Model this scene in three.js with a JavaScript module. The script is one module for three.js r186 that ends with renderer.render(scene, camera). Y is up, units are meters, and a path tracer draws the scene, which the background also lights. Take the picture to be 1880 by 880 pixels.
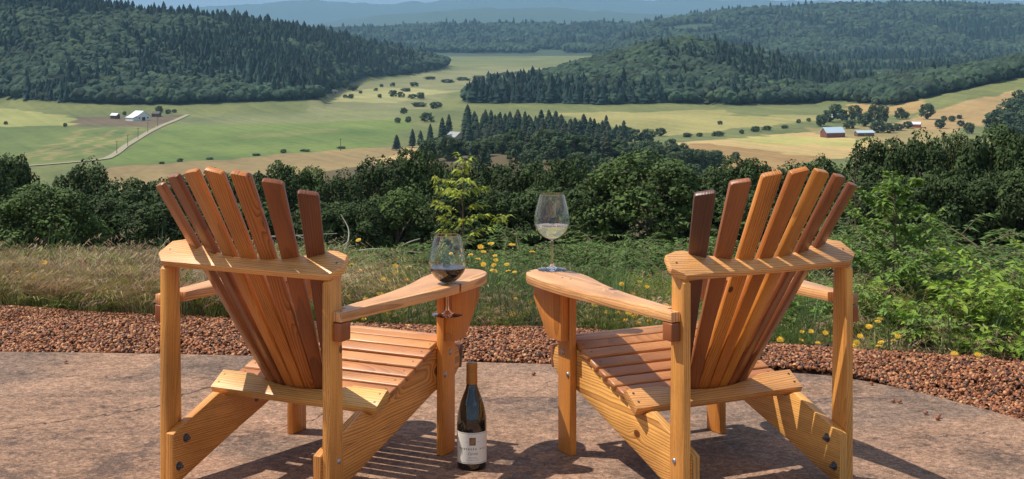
import * as THREE from 'three';
import { RoundedBoxGeometry } from 'three/addons/geometries/RoundedBoxGeometry.js';
import { mergeGeometries, mergeVertices, toCreasedNormals } from 'three/addons/utils/BufferGeometryUtils.js';

// ------------------------------------------------------------------ camera, sky, sun, exposure
const FOCAL = 2770.6, CX = 930, HORIZON = 52, EYE = 1.252;          // lens and eye height worked out from the chairs and the bottle
const scene = new THREE.Scene();
const camera = new THREE.PerspectiveCamera(2 * Math.atan(828 / FOCAL) * 180 / Math.PI, 1900 / 1656, 0.1, 60000);
camera.position.set(0, EYE, 0);
camera.setViewOffset(1900, 1656, 20, 776, 1880, 880);               // level camera with a falling lens: uprights stay upright
camera.updateProjectionMatrix();
const renderer = new THREE.WebGLRenderer({ antialias: true });
renderer.toneMapping = THREE.LinearToneMapping;
renderer.toneMappingExposure = 1.04;
renderer.shadowMap.enabled = true;
const SUN = new THREE.Vector3(-0.58, 1, -0.21).normalize();

// noise
const hash2 = (x, y, s) => { let h = Math.imul(x | 0, 374761393) ^ Math.imul(y | 0, 668265263) ^ Math.imul(s | 0, 1274126177); h = Math.imul(h ^ (h >>> 13), 1274126177); return ((h ^ (h >>> 16)) >>> 0) / 4294967296; };
function vn(x, y, s = 0) {
  const ix = Math.floor(x), iy = Math.floor(y); let fx = x - ix, fy = y - iy; fx = fx * fx * (3 - 2 * fx); fy = fy * fy * (3 - 2 * fy);
  const a = hash2(ix, iy, s), b = hash2(ix + 1, iy, s), c = hash2(ix, iy + 1, s), d = hash2(ix + 1, iy + 1, s);
  return a + (b - a) * fx + (c - a) * fy + (a - b - c + d) * fx * fy;
}
function fbm(x, y, o = 4, s = 0) { let v = 0, a = 0.5, n = 0; for (let i = 0; i < o; i++) { v += a * vn(x, y, s + i * 17); n += a; a *= 0.5; x = x * 2.03 + 11.3; y = y * 2.03 + 5.7; } return v / n; }
function rng(seed) { let s = seed >>> 0; return () => { s = (s + 0x6d2b79f5) | 0; let t = Math.imul(s ^ (s >>> 15), 1 | s); t = (t + Math.imul(t ^ (t >>> 7), 61 | t)) ^ t; return ((t ^ (t >>> 14)) >>> 0) / 4294967296; }; }
const clamp = (x, a = 0, b = 1) => Math.min(b, Math.max(a, x)), lerp = (a, b, t) => a + (b - a) * t, sstep = (a, b, x) => { const t = clamp((x - a) / (b - a)); return t * t * (3 - 2 * t); };
const spl = (pts, x) => { if (x <= pts[0][0]) return pts[0][1]; for (let i = 0; i + 1 < pts.length; i++) if (x <= pts[i + 1][0]) { const t = (x - pts[i][0]) / (pts[i + 1][0] - pts[i][0]); return lerp(pts[i][1], pts[i + 1][1], t); } return pts[pts.length - 1][1]; };
const srgb = (r, g, b) => new THREE.Color().setRGB(r / 255, g / 255, b / 255, THREE.SRGBColorSpace);

{ // sky: clear blue with thin broken cloud all round
  const W = 1024, Hh = 512, data = new Float32Array(W * Hh * 4);
  for (let j = 0; j < Hh; j++) {
    const el = ((j + 0.5) / Hh - 0.5) * Math.PI, up = Math.sin(el);
    for (let i = 0; i < W; i++) {
      const az = ((i + 0.5) / W - 0.5) * 2 * Math.PI, k = 1 / (Math.max(up, 0) + 0.12);
      const t = Math.pow(1 - clamp(up), 3.2);
      let r = lerp(0.22, 0.55, t), g = lerp(0.36, 0.66, t), b = lerp(0.62, 0.78, t);
      const cl = sstep(0.52, 0.8, fbm(Math.cos(az) * Math.cos(el) * k * 1.3 + 9, Math.sin(az) * Math.cos(el) * k * 1.3 + 4, 5, 77)) * 0.7 * sstep(0, 0.12, up);
      r = lerp(r, 1.0, cl); g = lerp(g, 1.02, cl); b = lerp(b, 1.05, cl);
      const o = (j * W + i) * 4; data[o] = r * 0.86; data[o + 1] = g * 0.86; data[o + 2] = b * 0.84; data[o + 3] = 1;
    }
  }
  const t = new THREE.DataTexture(data, W, Hh, THREE.RGBAFormat, THREE.FloatType);
  t.mapping = THREE.EquirectangularReflectionMapping; t.magFilter = THREE.LinearFilter; t.needsUpdate = true;
  scene.background = t; scene.environment = t;
}
const sun = new THREE.DirectionalLight(new THREE.Color(1.0, 0.955, 0.86), 5.0);
sun.position.copy(SUN).multiplyScalar(60); sun.target.position.set(0, 0, -5);
sun.castShadow = true; sun.shadow.camera.left = -12; sun.shadow.camera.right = 12; sun.shadow.camera.top = 12; sun.shadow.camera.bottom = -12; sun.shadow.camera.far = 150; sun.shadow.mapSize.set(4096, 4096);
scene.add(sun, sun.target);
scene.fog = new THREE.FogExp2(new THREE.Color(0.40, 0.70, 0.98), 0.00005);

// ------------------------------------------------------------------ helpers
const taken = new Map();
function numbered(n) { const k = taken.get(n) || 0; taken.set(n, k + 1); return k ? n + '_' + String(k).padStart(3, '0') : n; }
function tag(o, label, category, group, kind) { if (label) o.userData.label = label; if (category) o.userData.category = category; if (group) o.userData.group = group; if (kind) o.userData.kind = kind; return o; }
function mesh(name, geo, mat, parent) {
  const m = new THREE.Mesh(geo, mat); m.castShadow = m.receiveShadow = true;
  m.name = parent ? name : numbered(name); (parent || scene).add(m); return m;
}
function group(name, x = 0, y = 0, z = 0, turn = 0) { const g = new THREE.Group(); g.name = numbered(name); g.position.set(x, y, z); g.rotation.y = turn; scene.add(g); return g; }
function copy(o, x, y, z, turn = 0, s = 1, sy = s) { const c = o.clone(); c.name = numbered(o.name.replace(/_\d{3}$/, '')); c.userData = { ...o.userData }; c.position.set(x, y, z); c.rotation.set(0, turn, 0); c.scale.set(s, sy, s); scene.add(c); return c; }
function dataTex(W, Hh, fill, srgbOut = true) {      // fill(i, j, out) writes 0..255
  const data = new Uint8Array(W * Hh * 4), o = [0, 0, 0];
  for (let j = 0; j < Hh; j++) for (let i = 0; i < W; i++) { fill(i, j, o); const k = (j * W + i) * 4; data[k] = clamp(o[0], 0, 255); data[k + 1] = clamp(o[1], 0, 255); data[k + 2] = clamp(o[2], 0, 255); data[k + 3] = 255; }
  const t = new THREE.DataTexture(data, W, Hh); t.magFilter = THREE.LinearFilter; t.minFilter = THREE.LinearMipmapLinearFilter; t.generateMipmaps = true;
  t.wrapS = t.wrapT = THREE.RepeatWrapping; if (srgbOut) t.colorSpace = THREE.SRGBColorSpace; t.needsUpdate = true; return t;
}
class GB {                                            // collects loose triangles
  constructor() { this.p = []; this.c = []; this.n = []; }
  tri(a, b, c, col) { this.p.push(...a, ...b, ...c); if (col) for (let i = 0; i < 3; i++) this.c.push(col[0], col[1], col[2]); }
  quad(a, b, c, d, col) { this.tri(a, b, c, col); this.tri(a, c, d, col); }
  build(smooth) {
    let g = new THREE.BufferGeometry(); g.setAttribute('position', new THREE.Float32BufferAttribute(this.p, 3));
    if (this.c.length) g.setAttribute('color', new THREE.Float32BufferAttribute(this.c, 3));
    if (smooth) g = mergeVertices(g, 1e-5);
    g.computeVertexNormals(); return g;
  }
}
function tubeInto(gb, pts, r0, r1, sides, col) {       // tapered tube along points
  let prev = null; const N = pts.length;
  const dir = new THREE.Vector3(), a = new THREE.Vector3(), b = new THREE.Vector3();
  for (let i = 0; i < N; i++) {
    const p = pts[i], q = pts[Math.min(i + 1, N - 1)], o = pts[Math.max(i - 1, 0)];
    dir.set(q[0] - o[0], q[1] - o[1], q[2] - o[2]).normalize();
    a.set(0, 1, 0); if (Math.abs(dir.y) > 0.9) a.set(1, 0, 0); a.cross(dir).normalize(); b.crossVectors(dir, a);
    const r = lerp(r0, r1, i / (N - 1)), ring = [];
    for (let k = 0; k < sides; k++) { const t = k / sides * 2 * Math.PI, c = Math.cos(t) * r, s = Math.sin(t) * r; ring.push([p[0] + a.x * c + b.x * s, p[1] + a.y * c + b.y * s, p[2] + a.z * c + b.z * s]); }
    if (prev) for (let k = 0; k < sides; k++) gb.quad(prev[k], prev[(k + 1) % sides], ring[(k + 1) % sides], ring[k], col);
    prev = ring;
  }
}
const M = {};                                          // materials
const std = (o) => new THREE.MeshStandardMaterial(o), phys = (o) => new THREE.MeshPhysicalMaterial(o);

// ------------------------------------------------------------------ the land: hilltop, slope, valley, hills
const FLOOR = -85;
const crest = (list) => list.map(([px, py, d, wf]) => ({ X: (px - CX) / FOCAL * d, d, wf, h: EYE - (py - HORIZON) / FOCAL * d - FLOOR }));   // a crest seen at (px, py) from d metres away; wf: how far its near slope reaches
const HILLS = [
  { name: 'A', wf: 1500, wb: 700, base: [[-900, 195], [0, 193], [120, 205], [300, 207], [450, 207], [560, 206], [588, 205], [598, 192], [625, 172], [660, 158], [700, 150], [760, 144], [830, 138], [880, 134], [910, 132]], c: crest([[-900, -60, 1900, 760], [-300, -25, 2100, 820], [0, -4, 2200, 880], [200, 27, 2300, 980], [350, 42, 2450, 1120], [440, 50, 2560, 1240], [520, 60, 2680, 1300], [600, 74, 2800, 1150], [680, 90, 2960, 760], [740, 103, 3100, 520], [820, 120, 3300, 330], [900, 130, 3500, 240]]) },
  { name: 'B', wf: 700, wb: 500, base: [[790, 208], [1000, 209], [1100, 211], [1200, 207], [1300, 205], [1330, 214], [1420, 213], [1500, 210], [1600, 203], [1750, 196], [1950, 190]], c: crest([[795, 208, 1570, 120], [850, 188, 1660, 260], [930, 168, 1800, 420], [1010, 150, 1900, 540], [1100, 122, 2000, 620], [1190, 97, 2080, 680], [1260, 84, 2100, 700], [1340, 98, 2100, 690], [1420, 122, 2060, 640], [1500, 144, 2000, 560], [1600, 166, 1950, 480], [1750, 172, 1950, 420], [1950, 160, 1950, 400]]) },
  { name: 'E', wf: 330, wb: 420, c: crest([[1600, 205, 1500, 300], [1700, 180, 1520, 330], [1800, 158, 1540, 340], [1880, 140, 1560, 340], [2050, 100, 1600, 340], [2300, 80, 1650, 340]]) },
  { name: 'S', wf: 190, wb: 170, c: crest([[690, 316, 600, 150], [760, 304, 620, 170], [900, 290, 640, 180], [1000, 284, 650, 190], [1100, 296, 660, 180], [1250, 302, 680, 160], [1340, 320, 680, 140]]) },
  { name: 'C', wf: 2600, wb: 3000, c: crest([[1130, 75, 6500, 2200], [1200, 56, 6500, 2500], [1270, 41, 6450, 2600], [1340, 30, 6400, 2600], [1430, 24, 6350, 2600], [1520, 17, 6300, 2600], [1650, 14, 6300, 2600], [1770, 17, 6300, 2600], [1900, 22, 6300, 2600], [2200, 30, 6300, 2600], [2700, 60, 6300, 2600]]) },
  { name: 'D', wf: 2100, wb: 3000, c: crest([[300, 70, 7700, 1800], [560, 64, 7500, 2000], [720, 58, 7400, 2100], [800, 54, 7350, 2100], [880, 52, 7300, 2100], [960, 52, 7300, 2100], [1100, 51, 7300, 2100], [1200, 53, 7300, 2100], [1400, 58, 7300, 2100]]) },
  { name: 'F', wf: 4000, wb: 5000, c: crest([[200, 60, 14500, 3600], [600, 50, 15000, 3600], [760, 24, 15500, 3600], [850, 16, 15500, 3600], [980, 14, 15500, 3600], [1120, 22, 15500, 3600], [1300, 30, 15500, 3600], [1500, 20, 15500, 3600], [1900, 24, 15500, 3600], [2300, 40, 15500, 3600]]) },
  { name: 'G', wf: 7000, wb: 8000, c: crest([[-900, 20, 24500], [-300, 14, 24500], [0, 24, 24500], [200, 21, 24500], [330, 17, 24500], [420, 10, 24700], [500, 4, 24900], [590, 1, 25000], [640, 6, 25000], [720, 9, 25000], [765, 4, 25000], [850, 0, 25000], [950, -6, 25000], [1080, -4, 25000], [1180, 2, 25000], [1300, -3, 25000], [1420, 1, 25000], [1520, 4, 25000], [1650, -1, 25000], [1880, 3, 25000], [2300, 10, 24500], [3000, 20, 24500]].map((q) => [...q, 7000])) },
];
for (const hl of HILLS) { const w = Math.max(hl.wf, hl.wb), xs = hl.c.map((q) => q.X), ds = hl.c.map((q) => q.d); hl.box = [Math.min(...xs) - w, Math.max(...xs) + w, Math.min(...ds) - hl.wf, Math.max(...ds) + hl.wb]; }
for (const hl of HILLS) { hl.cdT = hl.c.map((q) => [CX + q.X / q.d * FOCAL, q.d]); hl.hT = hl.c.map((q) => [CX + q.X / q.d * FOCAL, q.h]); }
const NO_HILL = { h: 0, back: false, cd: 0 };
function hillAt(hl, X, d) {
  if (X < hl.box[0] || X > hl.box[1] || d < hl.box[2] || d > hl.box[3]) return NO_HILL;
  let best = 1e18, h = 0, cd = 0, wf = hl.wf;
  if (hl.base) {                                        // a hill whose foot is known all along
    const u = CX + X / Math.max(d, 1) * FOCAL; if (d < 900 || u > hl.base[hl.base.length - 1][0] || u < hl.base[0][0]) return NO_HILL;
    cd = spl(hl.cdT, u); h = Math.max(0, spl(hl.hT, u)); const bd = FOCAL * 86.3 / (spl(hl.base, u) - HORIZON), p = clamp(d < cd ? (d - bd) / (cd - bd) : 1 - (d - cd) / hl.wb);
    return { h: h * Math.pow(p * p * (3 - 2 * p), 0.8), back: d > cd, cd };
  }
  const c = hl.c;
  for (let i = 0; i + 1 < c.length; i++) {
    const ax = c[i].X, ad = c[i].d, bx = c[i + 1].X - ax, bd = c[i + 1].d - ad, t = clamp(((X - ax) * bx + (d - ad) * bd) / (bx * bx + bd * bd));
    const ex = X - ax - bx * t, ed = d - ad - bd * t, q = ex * ex + ed * ed;
    if (q < best) { best = q; h = lerp(c[i].h, c[i + 1].h, t); cd = ad + bd * t; wf = lerp(c[i].wf, c[i + 1].wf, t); }
  }
  const w = d < cd ? wf : hl.wb, p = clamp(1 - Math.sqrt(best) / w);
  return { h: Math.max(0, h) * p * p * (3 - 2 * p), back: d > cd, cd };
}
function drop(d) {                                     // the hilltop's own slope, away from the terrace
  if (d < 7.6) return 0;
  let q = d < 8.8 ? (d - 7.6) * (d - 7.6) / 12 : d < 12 ? 0.12 + 0.2 * (d - 8.8) : d < 150 ? 0.76 + 0.16 * (d - 12) : 22.84 + 0.34 * (d - 150);
  return q < 60 ? q : 60 + 25 * (1 - Math.exp(-(q - 60) / 25));
}
function land(X, d) {
  const r = Math.hypot(X, Math.max(d, 0));
  let y = -drop(d > 0 ? lerp(d, r, sstep(20, 200, r)) : 0);
  if (r > 12) y += (fbm(X / 14, d / 14, 3, 3) - 0.6) * 1.0 * sstep(14, 60, r) * (1 - sstep(300, 700, r));
  if (d > 380) {
    let up = 0;
    for (const hl of HILLS) { const q = hillAt(hl, X, d); if (q.h > up) up = q.h; }
    y += (up * (1 + (fbm(X / 260, d / 260, 4, 9) - 0.5) * 0.22) + (fbm(X / 300, d / 300, 3, 5) - 0.5) * 7 * sstep(700, 1000, d)) * sstep(380, 460, d);
  }
  return y;
}
function at(px, py, d0 = 350) {                        // the point of the land seen at that place of the photograph
  let d = d0, lo = d0;
  while (d < 30000) { const X = (px - CX) / FOCAL * d; if (EYE - (py - HORIZON) / FOCAL * d <= land(X, d)) break; lo = d; d *= 1.012; }
  for (let i = 0; i < 14; i++) { const m = (lo + d) / 2, X = (px - CX) / FOCAL * m; if (EYE - (py - HORIZON) / FOCAL * m <= land(X, m)) d = m; else lo = m; }
  const X = (px - CX) / FOCAL * d; return { X, d, y: land(X, d) };
}
const isForest = (X, d) => {                            // 0..1
  let f = 0;
  for (const hl of HILLS) { const q = hillAt(hl, X, d); if (hl.name === 'E') { if ((q.h > 42 && !q.back) || (q.back && q.h > 8)) f = 1; } else if (q.h > 4) f = Math.max(f, sstep(3, 8, q.h)); }
  if ((d > 1640 && d < 2100 && X > 380) || (d > 1750 && X > d * 0.105)) f = 1;
  return f;
};
const MEADOWS = [ [1260, 52, 120, 200], [1045, 50, 80, 150], [1390, 36, 110, 160], [1010, 95, 60, 200]].map(([px, py, rx, rd]) => ({ ...at(px, py), rx, rd }));
const inMeadow = (X, d) => MEADOWS.some((m) => ((X - m.X) / m.rx) ** 2 + ((d - m.d) / m.rd) ** 2 < 1 + (fbm(X / 40, d / 40, 2, 31) - 0.5));

{ // valley colours on a map of the valley in metres
  const W = 2048, X0 = -1800, DX = 3600, D0 = 650, DD = 4000;
  const cv = document.createElement('canvas'); cv.width = W; cv.height = W; const g = cv.getContext('2d');
  const P = (px, py) => { const a = at(px, py); return [(a.X - X0) / DX * W, (a.d - D0) / DD * W]; };
  g.fillStyle = 'rgb(108,112,62)'; g.fillRect(0, 0, W, W);
  const poly = (col, ...pts) => { g.fillStyle = col; g.beginPath(); pts.forEach(([x, y], i) => { const [u, v] = P(x, y); i ? g.lineTo(u, v) : g.moveTo(u, v); }); g.closePath(); g.fill(); };
  poly('rgb(126,124,82)', [560, 130], [900, 120], [1000, 125], [960, 150], [830, 170], [790, 200], [560, 205], [560, 165]);
  poly('rgb(156,150,98)', [600, 185], [720, 190], [800, 172], [870, 165], [700, 160], [610, 165]);
  poly('rgb(150,148,86)', [-60, 192], [120, 211], [140, 233], [-60, 236]);
  poly('rgb(100,112,54)', [-60, 233], [140, 231], [272, 236], [180, 292], [-60, 306]);
  for (const [a, b, c, d] of [[20, 296, 150, 236], [62, 294, 196, 238], [112, 292, 240, 238]]) poly('rgb(134,124,74)', [a, b], [a + 26, b - 2], [c + 22, d], [c + 8, d]);
  poly('rgb(104,88,66)', [132, 215], [334, 211], [290, 233], [138, 232]);
  poly('rgb(102,118,52)', [176, 304], [345, 211], [560, 208], [742, 199], [752, 236], [700, 269], [560, 281], [330, 299]);
  poly('rgb(112,116,72)', [345, 211], [560, 208], [742, 199], [742, 217], [560, 226], [322, 230]);
  poly('rgb(118,122,64)', [410, 250], [620, 236], [640, 240], [420, 256]);
  poly('rgb(146,122,80)', [150, 316], [330, 299], [560, 281], [700, 270], [760, 268], [700, 304], [300, 350], [150, 350]);
  poly('rgb(188,156,106)', [690, 292], [745, 276], [800, 262], [870, 268], [858, 292], [720, 304]);
  poly('rgb(152,142,86)', [1005, 207], [1290, 202], [1330, 214], [1520, 210], [1500, 222], [1210, 250], [1090, 226]);
  poly('rgb(150,140,82)', [1290, 202], [1335, 202], [1340, 213], [1320, 215]);
  poly('rgb(190,160,106)', [1225, 263], [1480, 243], [1660, 262], [1620, 285], [1500, 292], [1300, 272]);
  poly('rgb(170,160,94)', [1330, 256], [1450, 248], [1600, 262], [1560, 268], [1400, 264]);
  poly('rgb(158,124,76)', [1225, 264], [1300, 264], [1520, 293], [1440, 305], [1240, 305]);
  poly('rgb(168,136,86)', [1535, 204], [1560, 192], [1690, 183], [1692, 206], [1560, 214]);
  poly('rgb(164,134,90)', [1640, 226], [1690, 208], [1860, 166], [1880, 172], [1820, 220], [1740, 245]);
  poly('rgb(150,132,84)', [1480, 236], [1640, 226], [1740, 245], [1700, 270], [1620, 262], [1480, 243]);
  const im = g.getImageData(0, 0, W, W).data, N = (u, v, s) => vn(u, v, s);
  const Q = 513, coarse = new Float32Array(Q * Q * 2);
  for (let j = 0; j < Q; j++) for (let i = 0; i < Q; i++) { const X = X0 + i / (Q - 1) * DX, d = D0 + j / (Q - 1) * DD; coarse[(j * Q + i) * 2] = Math.abs(X) > d * 0.42 ? 1 : inMeadow(X, d) ? 0 : isForest(X, d); coarse[(j * Q + i) * 2 + 1] = (fbm(X / 60, d / 90, 4, 21) - 0.5) * 46; }
  const look = (i, j, c) => { const x = (i + 0.5) / W * (Q - 1), y = (j + 0.5) / W * (Q - 1), a = Math.floor(x), b = Math.floor(y), u = x - a, v = y - b, k = (b * Q + a) * 2 + c; return lerp(lerp(coarse[k], coarse[k + 2], u), lerp(coarse[k + Q * 2], coarse[k + Q * 2 + 2], u), v); };
  const t = dataTex(W, W, (i, j, o) => {
    const wi = clamp(Math.round(i + (vn(i / 9, j / 9, 91) - 0.5) * 9 + (vn(i / 2.5, j / 2.5, 93) - 0.5) * 3), 0, W - 1), wj = clamp(Math.round(j + (vn(i / 9, j / 9, 92) - 0.5) * 12 + (vn(i / 2.5, j / 2.5, 94) - 0.5) * 4), 0, W - 1), k = (wj * W + wi) * 4, X = X0 + (i + 0.5) / W * DX, d = D0 + (j + 0.5) / W * DD;
    let r = im[k], gg = im[k + 1], b = im[k + 2];
    const n = look(i, j, 1) + (N(X / 3, d / 5, 8) - 0.5) * 18 + (N((X * 0.9 + d * 0.42) / 5, (d * 0.9 - X * 0.42) / 140, 28) - 0.5) * 16;
    r += n; gg += n * 0.8; b += n * 0.6;
    const f = look(i, j, 0); r = lerp(r, 44 + n * 0.3, f); gg = lerp(gg, 56 + n * 0.3, f); b = lerp(b, 34 + n * 0.2, f);
    o[0] = r * 0.93; o[1] = gg * 0.93; o[2] = b * 0.88;
  });
  t.wrapS = t.wrapT = THREE.ClampToEdgeWrapping;
  M.valley = std({ map: t, roughness: 1 });
  M.valleyUV = (X, d) => [(X - X0) / DX, (d - D0) / DD];
}
{ // terrain sheets: rings of growing size round the terrace
  const radii = []; for (let r = 4.6; r < 42000; r *= r < 60 ? 1.035 : 1.021) radii.push(r);
  const angs = []; for (let a = -180; a < -26; a += 5.5) angs.push(a); for (let a = -26; a <= 26.001; a += 0.13) angs.push(a); for (let a = 31.5; a < 180; a += 5.5) angs.push(a); angs.push(180);
  const sheet = (name, i0, i1, mat, uvOf) => {
    const p = [], uv = [], idx = [], n = angs.length;
    for (let i = i0; i <= i1; i++) for (const a of angs) {
      const t = a * Math.PI / 180, X = Math.sin(t) * radii[i], d = Math.cos(t) * radii[i], edge = sstep(26, 40, Math.abs(a));
      let y = land(X, d); if (radii[i] > 420) y = lerp(y, -85 + 60 * fbm(X / 900, d / 900, 3, 4) * sstep(800, 3000, radii[i]), edge);
      p.push(X, y - 0.075 * sstep(6.6, 5.6, radii[i]) - 0.012, -d); uv.push(...uvOf(X, d));
    }
    for (let i = 0; i < i1 - i0; i++) for (let j = 0; j + 1 < n; j++) { const a = i * n + j, b = a + n; idx.push(a, a + 1, b, a + 1, b + 1, b); }
    const g = new THREE.BufferGeometry(); g.setAttribute('position', new THREE.Float32BufferAttribute(p, 3)); g.setAttribute('uv', new THREE.Float32BufferAttribute(uv, 2)); g.setIndex(idx); g.computeVertexNormals();
    const m = mesh(name, g, mat); m.userData.kind = 'structure'; return m;
  };
  const iA = radii.findIndex((r) => r > 660), iB = radii.findIndex((r) => r > 4500);
  const soil = dataTex(512, 512, (i, j, o) => { const n = fbm(i / 20, j / 20, 5, 61), q = vn(i / 2.2, j / 2.2, 5); o[0] = 58 + n * 40 + q * 20; o[1] = 50 + n * 34 + q * 16; o[2] = 30 + n * 22 + q * 12; });
  soil.repeat.set(1, 1);
  M.soil = std({ map: soil, roughness: 1 });
  const wild = dataTex(512, 512, (i, j, o) => { const n = fbm(i / 30, j / 30, 5, 62), q = vn(i / 3, j / 3, 15); o[0] = 34 + n * 26 + q * 14; o[1] = 46 + n * 30 + q * 16; o[2] = 30 + n * 16 + q * 8; });
  M.wild = std({ map: wild, roughness: 1 });
  sheet('hillside', 0, iA, M.soil, (X, d) => [X / 1.5, d / 1.5]);
  sheet('valley_floor', iA, iB, M.valley, M.valleyUV);
  sheet('distant_hills', iB, radii.length - 1, M.wild, (X, d) => [X / 240, d / 240]);
  // hilltop under and behind the terrace
  const g = new THREE.CircleGeometry(4.7, 64); g.rotateX(-Math.PI / 2); const u = g.attributes.uv; for (let i = 0; i < u.count; i++) u.setXY(i, g.attributes.position.getX(i) / 1.5, g.attributes.position.getZ(i) / 1.5);
  const m = mesh('hilltop', g, M.soil); m.position.y = -0.1; m.userData.kind = 'structure';
}
// ------------------------------------------------------------------ the terrace and the bed of nut shells
const PATIO = new THREE.SplineCurve([[-7, 5.2], [-4.5, 5.75], [-3, 5.86], [-1.96, 5.84], [-1.1, 5.78], [-0.06, 5.65], [0.5, 5.58], [0.92, 5.51], [1.17, 5.43], [1.35, 5.27], [1.51, 5.05], [1.65, 4.81], [1.85, 4.3], [2.05, 3.4], [2.15, 2.2], [2.1, 0.5], [1.8, -1.5], [0, -3.2], [-3, -3.8], [-7, -3]].map(([x, d]) => new THREE.Vector2(x, d)));
const patioEdge = PATIO.getPoints(160);
const mulchFar = [[-4.5, 7.0], [-2.28, 6.82], [-1.75, 6.63], [-1.2, 6.52], [-0.3, 6.34], [0.27, 6.28], [1.08, 6.02], [1.45, 5.9], [1.95, 5.68], [2.3, 5.3], [2.6, 4.7], [2.9, 3.5], [3.0, 2]];
{
  const S = 2048, L = 5.12;                            // 2.5 mm a pixel
  const ridge = (x, y, s) => 1 - Math.abs(2 * vn(x, y, s) - 1);
  const hgt = new Float32Array(S * S);
  for (let j = 0; j < S; j++) for (let i = 0; i < S; i++) {
    const x = i / S * L, y = j / S * L, wx = x + (vn(x * 2.2, y * 2.2, 41) - 0.5) * 0.3, wy = y + (vn(x * 2.2 + 7, y * 2.2, 42) - 0.5) * 0.3;
    let h = fbm(wx * 2.2, wy * 2.2, 3, 43) * 0.36 + ridge(wx * 5 + wy, wy * 6.5, 44) * 0.14 + ridge(wx * 13 + wy * 3, wy * 17, 45) * 0.12 + vn(x * 45, y * 52, 49) * 0.14 + vn(x * 95, y * 105, 46) * 0.14 + vn(x * 190, y * 190, 47) * 0.10;
    const st = vn(wx * 4, wy * 6, 48), pit = vn(x * 28, y * 34, 59); h -= 0.07 * sstep(0.62, 0.65, st) + 0.12 * sstep(0.80, 0.9, pit) * sstep(0.45, 0.65, vn(wx * 2.5, wy * 3, 60));   // flaked ledges and pits of the stone stamp
    hgt[j * S + i] = h;
  }
  // joints pressed into the stamp
  const line = (pts, w, depth) => { for (let k = 0; k + 1 < pts.length; k++) { const [x0, y0] = pts[k], [x1, y1] = pts[k + 1], n = Math.ceil(Math.hypot(x1 - x0, y1 - y0) / 0.0015); for (let q = 0; q <= n; q++) { const t = q / n, x = lerp(x0, x1, t) + (fbm(x0 * 3 + t * 5 + k * 9, 3, 3, 50) - 0.5) * 0.05 * Math.sin(t * Math.PI), y = lerp(y0, y1, t) + (fbm(t * 6 + k * 7, 8, 4, 51) - 0.5) * 0.09 * Math.sin(t * Math.PI), ww = w * (0.25 + 0.9 * vn(t * 9, k, 52)); for (let b = -3; b <= 3; b++) for (let a = -3; a <= 3; a++) { const rr = Math.hypot(a, b) * 0.0025; if (rr < ww) { const i = ((Math.round(x / L * S) + a) % S + S) % S, j = ((Math.round(y / L * S) + b) % S + S) % S; hgt[j * S + i] -= depth * (1 - rr / ww) * 0.35; } } } } };
  const G = (px, py) => { const d = EYE * FOCAL / (py - HORIZON), X = (px - CX) / FOCAL * d; return [X + L / 2, d]; };
  line([G(0, 790), G(120, 772), G(285, 748), G(380, 712), G(470, 700)], 0.007, 0.55);
  line([G(455, 800), G(530, 780), G(575, 772), G(640, 738)], 0.005, 0.45);
  line([G(1575, 770), G(1690, 755), G(1780, 735), G(1878, 730)], 0.004, 0.4);
  line([G(1655, 806), G(1740, 800), G(1830, 794)], 0.005, 0.5);
  line([G(20, 700), G(140, 690), G(260, 694)], 0.005, 0.4);
  line([G(900, 735), G(980, 722), G(1010, 700)], 0.004, 0.35);
  const col = dataTex(S, S, (i, j, o) => {
    const x = i / S * L, y = j / S * L, h = hgt[j * S + i], wx = x + (vn(x * 2.2, y * 2.2, 41) - 0.5) * 0.5;
    const grey = sstep(0.38, 0.66, fbm(wx * 1.9 + 3, y * 2.2, 5, 53)), dirt = sstep(0.44, 0.30, h), sp = hash2(i, j, 54), f = vn(x * 110, y * 125, 55);
    let r = lerp(188, 160, grey), g = lerp(147, 131, grey), b = lerp(120, 112, grey);
    const k = 0.74 + (h - 0.45) * 0.42 + (f - 0.5) * 0.24 + (vn(x * 40, y * 46, 57) - 0.5) * 0.12; r *= k; g *= k; b *= k;
    r = lerp(r, 78, dirt * 0.5); g = lerp(g, 64, dirt * 0.5); b = lerp(b, 57, dirt * 0.5);
    if (sp > 0.988) { r += 55; g += 52; b += 48; } else if (sp < 0.05) { r *= 0.6; g *= 0.6; b *= 0.6; } else { const q = (sp - 0.5) * 36; r += q; g += q; b += q; }
    o[0] = r; o[1] = g; o[2] = b;
  });
  const bump = dataTex(S, S, (i, j, o) => { o[0] = o[1] = o[2] = hgt[j * S + i] * 230 + (hash2(i, j, 54) - 0.5) * 20; }, false);
  const rough = dataTex(1024, 1024, (i, j, o) => { const h = hgt[j * 2 * S + i * 2]; o[0] = o[1] = o[2] = 255 * clamp(0.84 - sstep(0.46, 0.3, h) * 0.2 + (vn(i / 3, j / 3, 56) - 0.5) * 0.3); }, false);
  M.patio = phys({ map: col, bumpMap: bump, bumpScale: 0.009, roughnessMap: rough, roughness: 1, specularIntensity: 0.25 });
  const sh = new THREE.Shape(patioEdge.map((p) => new THREE.Vector2(p.x, p.y)));
  const g = new THREE.ExtrudeGeometry(sh, { depth: 0.1, bevelEnabled: true, bevelSize: 0.008, bevelThickness: 0.008, bevelSegments: 2, curveSegments: 4 });
  const p = g.attributes.position, uv = g.attributes.uv;
  for (let i = 0; i < p.count; i++) { const x = p.getX(i), d = p.getY(i), z = p.getZ(i); p.setXYZ(i, x, z - 0.108, -d); uv.setXY(i, (x + L / 2) / L, d / L); }
  g.computeVertexNormals();
  const m = mesh('patio', g, M.patio); m.userData.kind = 'structure';
}
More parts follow.
